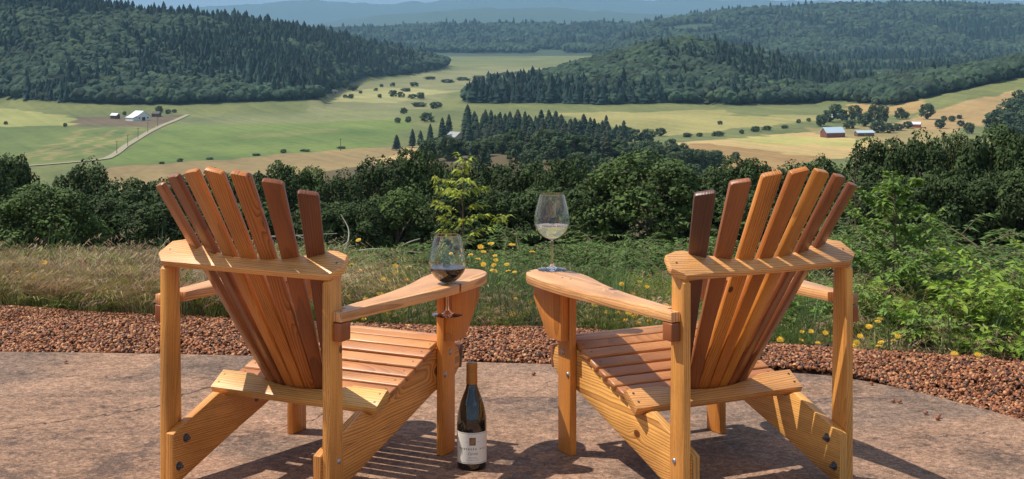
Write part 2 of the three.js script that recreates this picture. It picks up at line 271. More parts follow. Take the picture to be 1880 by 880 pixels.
const inPatio = (x, d) => { let c = false; for (let i = 0, j = patioEdge.length - 1; i < patioEdge.length; j = i++) { const a = patioEdge[i], b = patioEdge[j]; if ((a.y > d) !== (b.y > d) && x < (b.x - a.x) * (d - a.y) / (b.y - a.y) + a.x) c = !c; } return c; };
const mulchTop = (x, d) => { const far = spl(mulchFar, x), t = clamp((far - d) / 0.9); return -0.012 + 0.05 * Math.sin(Math.min(1, t * 1.3) * Math.PI) * 0.8 + (fbm(x * 3, d * 3, 3, 71) - 0.5) * 0.03; };
{
  // packed shell bed under the loose shells
  const g = new THREE.PlaneGeometry(9, 5, 180, 100); g.rotateX(-Math.PI / 2); g.translate(-0.5, 0, -4.6);
  const p = g.attributes.position, uv = g.attributes.uv;
  for (let i = 0; i < p.count; i++) { const x = p.getX(i), d = -p.getZ(i); p.setY(i, (inPatio(x, d) || d > spl(mulchFar, x) + 0.1) ? -0.2 : mulchTop(x, d) - 0.012); uv.setXY(i, x, d); }
  g.computeVertexNormals();
  M.bed = std({ color: srgb(66, 42, 28), roughness: 1 });
  mesh('mulch_bed', g, M.bed).userData.kind = 'structure';
  // half shells
  const gb = new GB(), R = 1;
  const rings = [0, 0.55, 1.0, 1.35], seg = 7;
  const P = (a, t, k) => [Math.sin(a) * Math.cos(t) * R * k, (Math.cos(a) * 1.15 - 0.3) * k, Math.sin(a) * Math.sin(t) * R * k];
  for (let i = 0; i + 1 < rings.length; i++) for (let k = 0; k < seg; k++) { const t0 = k / seg * 6.283, t1 = (k + 1) / seg * 6.283; if (i === 0) gb.tri(P(0, 0, 1), P(rings[1], t1, 1), P(rings[1], t0, 1)); else gb.quad(P(rings[i], t0, 1), P(rings[i], t1, 1), P(rings[i + 1], t1, 1), P(rings[i + 1], t0, 1)); }
  for (let k = 0; k < seg; k++) { const t0 = k / seg * 6.283, t1 = (k + 1) / seg * 6.283; gb.quad(P(1.35, t0, 1), P(1.35, t1, 1), P(1.3, t1, 0.8), P(1.3, t0, 0.8)); gb.tri(P(0, 0, 0.8), P(1.3, t0, 0.8), P(1.3, t1, 0.8)); }
  const shell = gb.build(true);
  M.shell = std({ roughness: 0.62 });
  const r = rng(5), N = 60000, im = new THREE.InstancedMesh(shell, M.shell, N), q = new THREE.Quaternion(), e = new THREE.Euler(), mt = new THREE.Matrix4(), c = new THREE.Color();
  let n = 0, tries = 0;
  while (n < N && tries++ < 1200000) {
    const x = -3.0 + r() * 5.6, far = spl(mulchFar, x), d = 4.0 + r() * 3.1;
    if (d > far + (r() - 0.5) * 0.14 || d < 4.0 || inPatio(x, d) || inPatio(x - 0.012, d - 0.016)) continue;
    if (x > 2.4) continue;
    const s = 0.0050 + r() * 0.0050;
    e.set(r() * 6.28, r() * 6.28, r() * 6.28); q.setFromEuler(e);
    mt.compose(new THREE.Vector3(x, mulchTop(x, d) + r() * 0.008, -d), q, new THREE.Vector3(s, s * (0.8 + r() * 0.5), s));
    im.setMatrixAt(n, mt);
    const k = r(), v = 0.65 + r() * 0.6; if (k < 0.5) c.copy(srgb(160, 98, 58)); else if (k < 0.76) c.copy(srgb(112, 66, 40)); else if (k < 0.9) c.copy(srgb(192, 138, 92)); else c.copy(srgb(66, 42, 30)); c.multiplyScalar(v);
    im.setColorAt(n, c); n++;
  }
  im.count = n; im.name = 'shell_mulch'; im.castShadow = im.receiveShadow = true; scene.add(im);
  tag(im, 'bed of broken brown nut shells round the edge of the terrace', 'mulch', null, 'stuff');
  // a few strays on the terrace
  const spots = [[1600, 708], [1640, 740], [1652, 741], [1722, 772], [1724, 768], [1700, 762], [120, 668], [610, 676], [980, 690], [1120, 703]];
  const words = ['fallen on the terrace behind the right chair', 'near the right chair arm', 'paired by the right chair', 'lying on the bare slab', 'beside another on the slab', 'alone on the slab', 'on the slab at the bed edge', 'behind the left chair seat', 'between the two chairs', 'on the slab by the right chair seat'];
  spots.forEach(([px, py]) => {
    const d = EYE * FOCAL / (py - HORIZON), m = mesh('nut_shell', shell, M.strayShell || (M.strayShell = std({ color: srgb(140, 84, 54), roughness: 0.6 })));
    m.scale.setScalar(0.0085); m.position.set((px - CX) / FOCAL * d, 0.0068, -d); m.rotation.set(r() * 0.6, r() * 6, r() * 0.6);
    tag(m, 'single brown nut shell lying loose on the stone terrace', 'nut shell', 'stray shells on the terrace');
  });
}

// ------------------------------------------------------------------ wood
function woodTexture(seed, spacing, depth0, knots, strength) {       // 0.2 m across, 1 m along
  const W = 256, Hh = 1024;
  return dataTex(W, Hh, (i, j, o) => {
    const x = (i / W - 0.5) * 0.2, y = j / Hh;
    let off = (vn(y * 2.2, 1, seed) - 0.5) * 0.05 + (vn(y * 7, 4, seed + 1) - 0.5) * 0.008, dep = depth0 + (vn(y * 1.6, 7, seed + 2) - 0.5) * 0.05 + (vn(x * 30, y * 5, seed + 3) - 0.5) * 0.006;
    let kn = 0;
    for (const [kx, ky, kr] of knots) { const dx = (x - kx), dy = (y - ky) * 0.62, q = (dx * dx + dy * dy) / (kr * kr); dep += 0.03 * Math.exp(-q * 0.32); if (q < 1) kn = Math.max(kn, sstep(1, 0.35, q)); }
    const rr = Math.hypot(x + off + 0.01, dep), f = rr / spacing + (vn(rr * 90, 2, seed + 9) - 0.5) * 0.8, fr = f - Math.floor(f);
    const late = Math.pow(fr, 2.2) * (1 - sstep(0.93, 1, fr)) * (0.6 + 0.6 * vn(Math.floor(f) * 1.7, 3, seed + 5));
    const fibre = vn(x * 1500, y * 22, seed + 6) - 0.5, blot = fbm(x * 14, y * 5, 3, seed + 7) - 0.5, pore = vn(x * 900, y * 60, seed + 8) > 0.86 ? 0.08 : 0;
    let v = 1 - strength * late - fibre * 0.13 - blot * 0.34 - pore;
    let r = 255 * (0.92 * v + 0.03), g = 255 * (0.92 * v - strength * late * 0.14), b = 255 * (0.92 * v - strength * late * 0.22);
    if (kn) { r = lerp(r, 92, kn * 0.85); g = lerp(g, 58, kn * 0.85); b = lerp(b, 48, kn * 0.85); }
    o[0] = r; o[1] = g; o[2] = b;
  });
}
const WT = [woodTexture(101, 0.0034, 0.12, [], 0.17), woodTexture(202, 0.0060, 0.016, [[0.03, 0.5, 0.008]], 0.36), woodTexture(303, 0.0065, 0.03, [[0.02, 0.3, 0.011], [-0.035, 0.72, 0.014]], 0.32), woodTexture(404, 0.0075, 0.012, [[0.0, 0.16, 0.016], [0.03, 0.62, 0.009], [-0.04, 0.86, 0.012], [-0.01, 0.42, 0.012]], 0.46), woodTexture(505, 0.0030, 0.07, [], 0.22)];
for (const t of WT) t.wrapS = t.wrapT = THREE.MirroredRepeatWrapping;
const woods = new Map();
function wood(tex, r, g, b, rough = 0.45) {
  const k = [tex, r, g, b].join(); if (!woods.has(k)) woods.set(k, phys({ map: WT[tex], color: srgb(r, g, b), roughness: rough, bumpMap: WT[tex], bumpScale: 0.0006, clearcoat: 0.25, clearcoatRoughness: 0.3 })); return woods.get(k);
}
const rw = rng(99);
function grain(g, axis, off = rw()) {                  // uv in metres with the grain along an axis (0 x, 1 y, 2 z)
  g = g.index ? g.toNonIndexed() : g;
  const p = g.attributes.position, uv = new Float32Array(p.count * 2), a = new THREE.Vector3(), b = new THREE.Vector3(), c = new THREE.Vector3(), n = new THREE.Vector3();
  const others = [0, 1, 2].filter((k) => k !== axis), ou = off * 3.7, ov = off * 7.3;
  for (let i = 0; i < p.count; i += 3) {
    a.fromBufferAttribute(p, i); b.fromBufferAttribute(p, i + 1); c.fromBufferAttribute(p, i + 2); n.crossVectors(b.clone().sub(a), c.clone().sub(a));
    const m = [Math.abs(n.x), Math.abs(n.y), Math.abs(n.z)], end = m[axis] > m[others[0]] && m[axis] > m[others[1]];
    const across = end ? others[0] : m[others[0]] > m[others[1]] ? others[1] : others[0], along = end ? others[1] : axis;
    [a, b, c].forEach((v, k) => { const q = v.toArray(); uv[(i + k) * 2] = q[across] / 0.2 + 0.5 + (across === others[1] ? 0.37 : 0) + ou; uv[(i + k) * 2 + 1] = q[along] * (end ? 0.6 : 1) + ov; });
  }
  g.setAttribute('uv', new THREE.BufferAttribute(uv, 2)); return g;
}
function extrude(pts, depth, bevel = 0.003, curve = false) {        // outline in x, y; thickness along +z
  let sh;
  if (curve) { sh = new THREE.Shape(); sh.setFromPoints(new THREE.SplineCurve(pts.concat([pts[0]]).map(([x, y]) => new THREE.Vector2(x, y))).getPoints(90)); }
  else sh = new THREE.Shape(pts.map(([x, y]) => new THREE.Vector2(x, y)));
  const g = new THREE.ExtrudeGeometry(sh, { depth: depth - 2 * bevel, bevelEnabled: true, bevelSize: bevel, bevelThickness: bevel, bevelOffset: -bevel, bevelSegments: 2 });
  g.translate(0, 0, bevel); return g;
}
// put an outline drawn in (v, w) with thickness along u between u0 and u1 into chair axes (x = u, y = w, z = -v)
const sideOn = (g, u0) => { g.rotateY(Math.PI / 2); g.translate(u0, 0, 0); return g; };

// ------------------------------------------------------------------ the two chairs
const U = 0.276, T = 0.023, TILT = 0.5586;             // half width, post thickness, lean of rails (tan = 0.625)
M.bolt = std({ color: srgb(176, 178, 182), metalness: 0.9, roughness: 0.35 }); M.zinc = std({ color: srgb(120, 124, 130), metalness: 0.85, roughness: 0.45 }); M.screw = std({ color: srgb(96, 88, 78), metalness: 0.7, roughness: 0.5 }); M.darkEnd = wood(0, 92, 62, 44);
function chair(m, label, tones) {
  const root = group('adirondack_chair', -0.701 * m, 0, -3.998, -0.466 * m);
  tag(root, label, 'chair', 'wooden chairs on the terrace');
  const part = (name, g, axis, mat, parent = root) => { g = grain(g, axis); if (m < 0) { g.scale(-1, 1, 1); const p = g.attributes.position, n = g.attributes.normal, uv = g.attributes.uv; for (let i = 0; i < p.count; i += 3) for (const at of [p, n, uv]) { const s = at.itemSize; for (let c = 0; c < s; c++) { const x = at.array[(i + 1) * s + c]; at.array[(i + 1) * s + c] = at.array[(i + 2) * s + c]; at.array[(i + 2) * s + c] = x; } } } g = toCreasedNormals(g, 0.6); return mesh(name, g, mat, parent); };
  const metal = (name, x, y, z, g, mat, parent = root) => { g = g.clone(); const o = mesh(name, g, mat, parent); o.position.set(x * m, y, z); if (m < 0) o.rotation.y = Math.PI; return o; };
  const G = tones.frame;
  const dome = new THREE.SphereGeometry(0.0078, 14, 8, 0, Math.PI * 2, 0, Math.PI / 2); dome.scale(1, 0.62, 1); dome.rotateZ(-Math.PI / 2);
  const nut = mergeGeometries([new THREE.CylinderGeometry(0.0125, 0.0125, 0.0016, 18), new THREE.CylinderGeometry(0.0082, 0.0082, 0.007, 6).translate(0, 0.0043, 0), new THREE.CylinderGeometry(0.004, 0.004, 0.012, 10).translate(0, 0.008, 0)].map((g) => g.toNonIndexed())); nut.rotateZ(-Math.PI / 2);
  for (const s of [-1, 1]) {                            // left and right side
    const flip = (g) => { if (s < 0) { g = g.index ? g.toNonIndexed() : g; g.scale(-1, 1, 1); const p = g.attributes.position.array, n = g.attributes.normal.array; for (let i = 0; i < p.length; i += 9) for (const a of [p, n]) for (let c = 0; c < 3; c++) { const x = a[i + 3 + c]; a[i + 3 + c] = a[i + 6 + c]; a[i + 6 + c] = x; } } return g; };
    const near = s > 0;
    // tapered rear post with a slanted top under the back rail
    const post = part('rear_post', flip(sideOn(extrude([[0, 0], [0.069, 0], [0.056, 0.5951 + 0.625 * 0.056], [0, 0.5951]], T, 0.003), U - T)), 1, wood(near ? 1 : 0, ...G[0]));
    metal('bolt_head', s * U, 0.129, -0.043, s > 0 ? dome : dome.clone().rotateY(Math.PI), M.bolt, post); metal('bolt_head', s * U, 0.057, -0.022, s > 0 ? dome : dome.clone().rotateY(Math.PI), M.bolt, post);
    // long side rail, down to the ground at the back
    const rail = part('side_rail', flip(sideOn(extrude([[-0.004, 0.012], [0.034, 0.016], [0.268, 0.092], [0.44, 0.143], [0.583, 0.187], [0.716, 0.212], [0.742, 0.232], [0.748, 0.258], [0.735, 0.291], [0.70, 0.312], [0.66, 0.318], [0.61, 0.313], [0.54, 0.295], [0.45, 0.262], [0.37, 0.237], [0.315, 0.222], [0.296, 0.232], [0.2405, 0.200], [0.2, 0.2185], [0.08, 0.178], [0.012, 0.156], [-0.004, 0.148]], 0.026, 0.003), U - T - 0.0263)), 2, wood(near ? 3 : 1, ...G[1]));
    const inner = U - T - 0.0263;
    metal('nut', s * inner, 0.127, -0.05, s > 0 ? nut.clone().rotateY(Math.PI) : nut, M.zinc, rail); metal('nut', s * inner, 0.057, -0.02, s > 0 ? nut.clone().rotateY(Math.PI) : nut, M.zinc, rail);
    const leg = part('front_leg', flip(new RoundedBoxGeometry(T - 0.0006, 0.4858, 0.074, 2, 0.003).translate(U - T / 2, 0.2432, -0.636)), 1, wood(near ? 4 : 0, ...G[2]));
    metal('bolt_head', s * U, 0.297, -0.642, s > 0 ? dome : dome.clone().rotateY(Math.PI), M.bolt, leg); metal('bolt_head', s * U, 0.237, -0.612, s > 0 ? dome : dome.clone().rotateY(Math.PI), M.bolt, leg);
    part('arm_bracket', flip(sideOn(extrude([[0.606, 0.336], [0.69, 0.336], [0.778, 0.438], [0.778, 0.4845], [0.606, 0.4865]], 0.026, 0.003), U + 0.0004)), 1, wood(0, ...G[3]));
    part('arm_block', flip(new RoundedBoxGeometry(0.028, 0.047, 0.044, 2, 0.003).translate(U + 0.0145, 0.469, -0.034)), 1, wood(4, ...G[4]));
    // armrest: narrow at the back, a paddle at the front
    const slot = near && tones.slot;
    const sm = (pts) => new THREE.SplineCurve(pts.map(([x, y]) => new THREE.Vector2(x, y))).getPoints(40).map((q) => [q.x, q.y]);
    const outer1 = sm([[0.304, 0.014], [0.312, 0.12], [0.326, 0.26], [0.340, 0.40], [0.349, 0.50], [0.350, 0.562]]), outer2 = sm([[0.350, 0.574], [0.349, 0.66], [0.338, 0.745], [0.308, 0.812], [0.262, 0.845], [0.218, 0.832], [0.186, 0.78], [0.180, 0.70], [0.192, 0.615], [0.218, 0.51], [0.240, 0.37], [0.250, 0.23], [0.253, 0.08]]);
    let out = outer1.concat(slot ? [[0.318, 0.562], [0.312, 0.568], [0.318, 0.574]] : [], outer2, [[U + 0.001, 0.076], [U + 0.001, 0.014]]);
    const ag = extrude(out, 0.027, 0.0035); ag.rotateX(-Math.PI / 2); ag.rotateX(Math.atan(-0.012)); ag.translate(0, 0.522 - 0.027, 0);
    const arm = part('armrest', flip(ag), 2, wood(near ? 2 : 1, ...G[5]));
    for (const [x, z] of [[0.292, 0.03], [0.262, 0.62], [0.27, 0.655]]) { const sc = metal('screw', s * x, 0.5222 - 0.012 * z, -z, new THREE.CylinderGeometry(0.003, 0.003, 0.0012, 10), M.screw, arm); sc.rotation.set(0, 0, 0); }
  }
  // upper back rail: tilted board with a hollow front edge
  const arcPts = (c, e, half) => { const a = []; for (let i = 0; i <= 24; i++) { const t = i / 24 * 2 - 1; a.push([half * t, c + (e - c) * t * t]); } return a; };
  const tilted = (g, v0, w0, thick) => { g.rotateX(-Math.PI / 2); g.translate(0, -thick, 0); g.rotateX(TILT); g.translate(0, w0, -v0); return g; };
  const hr = extrude([[-0.27, -0.005], [0.268, -0.005], [0.296, 0.026], [0.297, 0.036], [0.286, 0.080], [0.25, 0.092]].concat(arcPts(0.036, 0.092, 0.225).reverse(), [[-0.25, 0.092], [-0.288, 0.080], [-0.3, 0.034], [-0.299, 0.024]]), 0.0205, 0.003);
  const back = part('back_rail', tilted(hr, 0, 0.62, 0.0205), 0, wood(1, ...G[6]));
  for (const [x, r] of [[-0.272, 0.045], [0.272, 0.045]]) { const sc = metal('screw', x, 0.62 + r * Math.sin(TILT) + 0.0002, -r * Math.cos(TILT), new THREE.CylinderGeometry(0.003, 0.003, 0.0014, 10), M.screw, back); sc.rotation.x = TILT; }
  const lr = extrude([[-0.278, -0.042], [0.278, -0.042], [0.278, 0.03]].concat(arcPts(-0.004, 0.03, 0.17).reverse(), [[-0.278, 0.03]]), 0.026, 0.003);
  const low = part('lower_rail', tilted(lr, 0.258, 0.248, 0.026), 0, wood(1, ...G[7]));
  for (const x of [-0.262, 0.262]) for (const r of [-0.02, 0.012]) { const sc = metal('screw', x, 0.248 + r * Math.sin(TILT) + 0.0002, -0.258 - r * Math.cos(TILT), new THREE.CylinderGeometry(0.0036, 0.0036, 0.0014, 10), M.screw, low); sc.rotation.x = TILT; }
  // seven fanned back slats
  for (let k = -3; k <= 3; k++) {
    const ub = 0.0362 * k, ut = 0.0815 * k - 0.01, fb = 0.0006 * k * k + 0.002, ft = 0.0088 * k * k;     // forward bow of the fan
    const bot = new THREE.Vector3(ub, 0.250 + fb * 0.5, -(0.259 + fb)), top = new THREE.Vector3(ut, 0.884 - 0.0060 * k * k, -(-0.118 + ft));
    const len = top.distanceTo(bot) - 0.004, hw0 = 0.0168, hw1 = 0.0275, th = 0.019;
    const pts = [[-hw0, -0.02], [hw0, -0.02], [hw1, len - 0.013], [hw1 - 0.002, len - 0.0075], [hw1 - 0.007, len - 0.004], [-hw1 + 0.006, len + 0.006], [-hw1 + 0.0015, len + 0.0035], [-hw1, len - 0.002]].map(([x, y]) => [k < 0 ? -x : x, y]); if (k < 0) pts.reverse();
    let g = extrude(pts, th, 0.0042); g.translate(0, 0, -th);            // outline in x (across), y (up), back face at z = 0
    g = g.toNonIndexed ? (g.index ? g.toNonIndexed() : g) : g; g = grain(g, 1);
    const yaw = -Math.atan(0.19 * k);
    const dir = top.clone().sub(bot).normalize(), right = new THREE.Vector3(Math.cos(yaw), 0, Math.sin(yaw)); right.sub(dir.clone().multiplyScalar(right.dot(dir))).normalize();
    const out = new THREE.Vector3().crossVectors(right, dir);
    g.applyMatrix4(new THREE.Matrix4().makeBasis(right, dir, out).setPosition(bot));
    const [tx, r, gg, b] = tones.slats[m > 0 ? k + 3 : 3 - k];
    const uvKeep = g.attributes.uv.clone(); if (m < 0) { g.scale(-1, 1, 1); for (const a of ['position', 'normal', 'uv']) { const A = g.attributes[a], s = A.itemSize; for (let i = 0; i < A.count; i += 3) for (let c = 0; c < s; c++) { const x = A.array[(i + 1) * s + c]; A.array[(i + 1) * s + c] = A.array[(i + 2) * s + c]; A.array[(i + 2) * s + c] = x; } } }
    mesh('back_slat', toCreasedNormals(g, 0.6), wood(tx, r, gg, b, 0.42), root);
  }
  // seat slats along the dip of the side rails
  const prof = [[0.316, 0.224], [0.37, 0.2385], [0.45, 0.2635], [0.54, 0.2965], [0.61, 0.3145], [0.655, 0.3195], [0.70, 0.3145]];
  const sv = [0.337, 0.3865, 0.436, 0.4855, 0.535, 0.5845, 0.632, 0.680];
  sv.forEach((v, i) => {
    const w = spl(prof, v), a = Math.atan2(spl(prof, v + 0.02) - spl(prof, v - 0.02), 0.04), hw = i > 4 ? 0.2515 : 0.264;
    const g = new RoundedBoxGeometry(hw * 2, 0.018, 0.043, 3, 0.004); g.rotateX(a); g.translate(0, w + 0.0105 / Math.cos(a), -v);
    const s = part('seat_slat', g, 0, wood([0, 1, 4, 0, 1, 0, 4, 1][i], ...tones.seat[i % tones.seat.length], 0.5));
    for (const x of [-0.24, 0.24]) { const sc = metal('screw', x, w + 0.0197 / Math.cos(a), -v, new THREE.CylinderGeometry(0.0024, 0.0024, 0.0012, 8), M.screw, s); sc.rotation.x = a; }
  });
  const fr = new RoundedBoxGeometry(0.502, 0.07, 0.018, 3, 0.004); fr.rotateX(-0.16); fr.translate(0, 0.262, -0.7575); part('front_slat', fr, 0, wood(0, ...tones.front));
  return root;
}
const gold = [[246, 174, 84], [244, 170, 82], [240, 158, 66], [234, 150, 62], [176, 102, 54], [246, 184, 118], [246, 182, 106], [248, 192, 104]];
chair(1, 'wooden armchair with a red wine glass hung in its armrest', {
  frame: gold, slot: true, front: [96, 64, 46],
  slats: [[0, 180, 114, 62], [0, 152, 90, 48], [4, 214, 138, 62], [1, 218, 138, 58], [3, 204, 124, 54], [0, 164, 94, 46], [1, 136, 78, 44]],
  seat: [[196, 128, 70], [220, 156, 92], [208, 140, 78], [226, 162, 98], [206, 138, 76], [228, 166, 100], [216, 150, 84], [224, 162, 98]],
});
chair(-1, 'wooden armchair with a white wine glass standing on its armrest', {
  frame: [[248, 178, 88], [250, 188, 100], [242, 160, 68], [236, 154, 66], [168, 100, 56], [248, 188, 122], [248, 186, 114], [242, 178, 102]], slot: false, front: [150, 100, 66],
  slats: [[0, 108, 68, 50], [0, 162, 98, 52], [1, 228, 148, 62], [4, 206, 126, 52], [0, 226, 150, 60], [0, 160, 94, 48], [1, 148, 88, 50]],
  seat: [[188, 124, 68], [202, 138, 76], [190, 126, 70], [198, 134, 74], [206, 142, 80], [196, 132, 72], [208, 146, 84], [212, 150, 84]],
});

// ------------------------------------------------------------------ glasses and bottle
function lathe(pts, seg = 72) { return new THREE.LatheGeometry(pts.map(([r, y]) => new THREE.Vector2(r, y)), seg); }
M.glass = phys({ color: 0xffffff, roughness: 0.0, transmission: 1, thickness: 0.01, ior: 1.5 });
M.etch = std({ color: srgb(52, 44, 40), roughness: 0.9, transparent: true });
const bowlOut = [[0.0045, 0.092], [0.012, 0.0945], [0.026, 0.102], [0.040, 0.114], [0.050, 0.129], [0.0545, 0.146], [0.0535, 0.164], [0.0485, 0.188], [0.0425, 0.212], [0.0372, 0.2325]];
const smooth2 = (pts, n) => new THREE.SplineCurve(pts.map(([x, y]) => new THREE.Vector2(x, y))).getPoints(n).map((q) => [q.x, q.y]);
const bowl = smooth2(bowlOut, 44);
const bowlR = (y) => { for (let i = 0; i + 1 < bowl.length; i++) if (bowl[i][1] <= y && bowl[i + 1][1] >= y) return lerp(bowl[i][0], bowl[i + 1][0], (y - bowl[i][1]) / (bowl[i + 1][1] - bowl[i][1] + 1e-9)); return 0.0372; };
function wineGlass(name, label, wine, x, y, z, level) {
  const root = group(name, x, y, z); tag(root, label, 'wine glass');
  const th = 0.0011, inner = bowl.filter((p) => p[1] > 0.0955).map(([r, yy]) => [r - th, yy]).reverse();
  const foot = smooth2([[0.0445, 0.0012], [0.0448, 0.0022], [0.036, 0.0034], [0.018, 0.0062], [0.0075, 0.0125], [0.0046, 0.022], [0.0038, 0.045], [0.0038, 0.075], [0.0042, 0.09]], 40);
  mesh('bowl', lathe([[0, 0.0915], ...bowl, [0.0367, 0.2330], ...inner, [0.010, 0.0965], [0, 0.0958]]), M.glass, root);
  mesh('stem', lathe([[0, 0.0], [0.0435, 0.0], ...foot, [0, 0.0912]]), M.glass, root);
  const liq = [[0, 0.0963], [0.0098, 0.0971]]; for (let yy = 0.099; yy <= level; yy += 0.002) liq.push([bowlR(yy) - th - 0.0002, yy]); const rt = bowlR(level) - th - 0.0002; liq.push([rt, level], [rt - 0.002, level - 0.0006], [0, level - 0.0006]);
  mesh('wine', lathe(liq), wine, root);
  // etched winery name and leaf emblem round the front of the bowl
  const cv = document.createElement('canvas'); cv.width = 1024; cv.height = 512; const g = cv.getContext('2d'); g.fillStyle = '#000'; g.fillRect(0, 0, 1024, 512); g.fillStyle = '#fff'; g.strokeStyle = '#fff';
  g.font = 'bold 84px sans-serif'; g.textAlign = 'center'; const t = 'YOUNGBERG HILL'; [...t].forEach((ch, i) => g.fillText(ch, 60 + (i + 0.5) * 904 / t.length, 440));
  g.lineWidth = 20; for (let k = 0; k < 4; k++) { g.beginPath(); g.moveTo(400 + k * 52, 320); g.quadraticCurveTo(420 + k * 55, 200, 490 + k * 44, 90); g.stroke(); } g.lineWidth = 12; g.beginPath(); g.ellipse(512, 210, 130, 120, 0.4, 0, 7); g.stroke();
  const tx = new THREE.CanvasTexture(cv); tx.magFilter = THREE.LinearFilter;
  const pos = [], uv = [], idx = [], nu = 24, nv = 10, y0 = 0.132, y1 = 0.172, a0 = 0.72;
  for (let j = 0; j <= nv; j++) for (let i = 0; i <= nu; i++) { const u = i / nu, v = j / nv, yy = lerp(y0, y1, v), a = lerp(-a0, a0, u), r = bowlR(yy) + 0.00025; pos.push(Math.sin(a) * r, yy, Math.cos(a) * r); uv.push(u, v); }
  for (let j = 0; j < nv; j++) for (let i = 0; i < nu; i++) { const a = j * (nu + 1) + i, b = a + nu + 1; idx.push(a, a + 1, b, a + 1, b + 1, b); }
  const ge = new THREE.BufferGeometry(); ge.setAttribute('position', new THREE.Float32BufferAttribute(pos, 3)); ge.setAttribute('uv', new THREE.Float32BufferAttribute(uv, 2)); ge.setIndex(idx); ge.computeVertexNormals();
  const em = M.etch.clone(); em.alphaMap = tx; mesh('etching', ge, em, root);
  return root;
}
M.red = phys({ color: 0xffffff, roughness: 0, transmission: 1, thickness: 0.02, ior: 1.345, attenuationColor: new THREE.Color(0.30, 0.012, 0.03), attenuationDistance: 0.0019 });
M.white = phys({ color: 0xffffff, roughness: 0, transmission: 1, thickness: 0.02, ior: 1.345, attenuationColor: new THREE.Color(0.93, 0.82, 0.50), attenuationDistance: 0.06 });
wineGlass('wine_glass', 'glass of red wine hanging by its bowl in the armrest slot', M.red, -0.1705, 0.4235, -4.352, 0.139);
wineGlass('wine_glass', 'glass of white wine standing on the armrest of a wooden chair', M.white, 0.139, 0.5135, -4.612, 0.136);
{
  const root = group('wine_bottle', -0.099, 0, -4.303); tag(root, 'dark wine bottle with cream label and bronze cap on the terrace', 'bottle');
  M.bottle = phys({ color: srgb(16, 17, 13), roughness: 0.04, clearcoat: 1, clearcoatRoughness: 0.02, ior: 1.52 });
  const prof = smooth2([[0.0385, 0.003], [0.0422, 0.010], [0.0424, 0.06], [0.0424, 0.125], [0.0405, 0.15], [0.0335, 0.182], [0.0245, 0.208], [0.0178, 0.226], [0.0148, 0.242], [0.0143, 0.262], [0.0143, 0.29]], 60);
  mesh('body', lathe([[0, 0.006], [0.02, 0.004], [0.036, 0.0], ...prof, [0, 0.292]]), M.bottle, root);
  M.cap = std({ color: srgb(176, 124, 66), metalness: 0.75, roughness: 0.38 });
  mesh('cap', lathe([[0.0158, 0.2385], [0.0162, 0.2395], [0.0158, 0.262], [0.0157, 0.2715], [0.0149, 0.2722], [0.0149, 0.2734], [0.0158, 0.274], [0.0158, 0.2775], [0.0150, 0.2782], [0.0150, 0.2794], [0.0158, 0.28], [0.0158, 0.2955], [0.0146, 0.298], [0, 0.2983]]), M.cap, root);
  const cv = document.createElement('canvas'); cv.width = 1024; cv.height = 768; const g = cv.getContext('2d');
  g.fillStyle = 'rgb(236,228,212)'; g.fillRect(0, 0, 1024, 768); g.strokeStyle = 'rgb(70,66,60)'; g.lineWidth = 7; g.strokeRect(26, 26, 972, 716);
  g.fillStyle = 'rgb(122,78,40)'; g.fillRect(436, 120, 160, 190); g.strokeStyle = 'rgb(206,170,120)'; g.lineWidth = 8; for (let k = 0; k < 4; k++) { g.beginPath(); g.moveTo(462 + k * 26, 280); g.quadraticCurveTo(470 + k * 28, 210, 500 + k * 24, 150); g.stroke(); }
  g.fillStyle = 'rgb(70,66,60)'; g.fillRect(330, 224, 70, 4); g.fillRect(632, 224, 70, 4);
  g.fillStyle = 'rgb(38,34,32)'; g.textAlign = 'center'; g.font = 'bold 62px sans-serif'; const t = 'YOUNGBERG HILL'; [...t].forEach((ch, i) => g.fillText(ch, 90 + (i + 0.5) * 844 / t.length, 424));
  g.font = 'italic 92px serif'; g.fillText('Cuvée', 520, 548); g.font = '38px serif'; g.fillText('PINOT NOIR', 520, 630); g.font = '30px serif'; g.fillText('WILLAMETTE VALLEY', 520, 684);
  const tx = new THREE.CanvasTexture(cv); tx.colorSpace = THREE.SRGBColorSpace; tx.magFilter = THREE.LinearFilter;
  const half = 1.36, turn = 0.06, lab = new THREE.CylinderGeometry(0.0427, 0.0427, 0.088, 48, 1, true, -half + turn, 2 * half); lab.translate(0, 0.0645, 0);
  M.label = std({ map: tx, roughness: 0.7 }); mesh('label', lab, M.label, root);
}
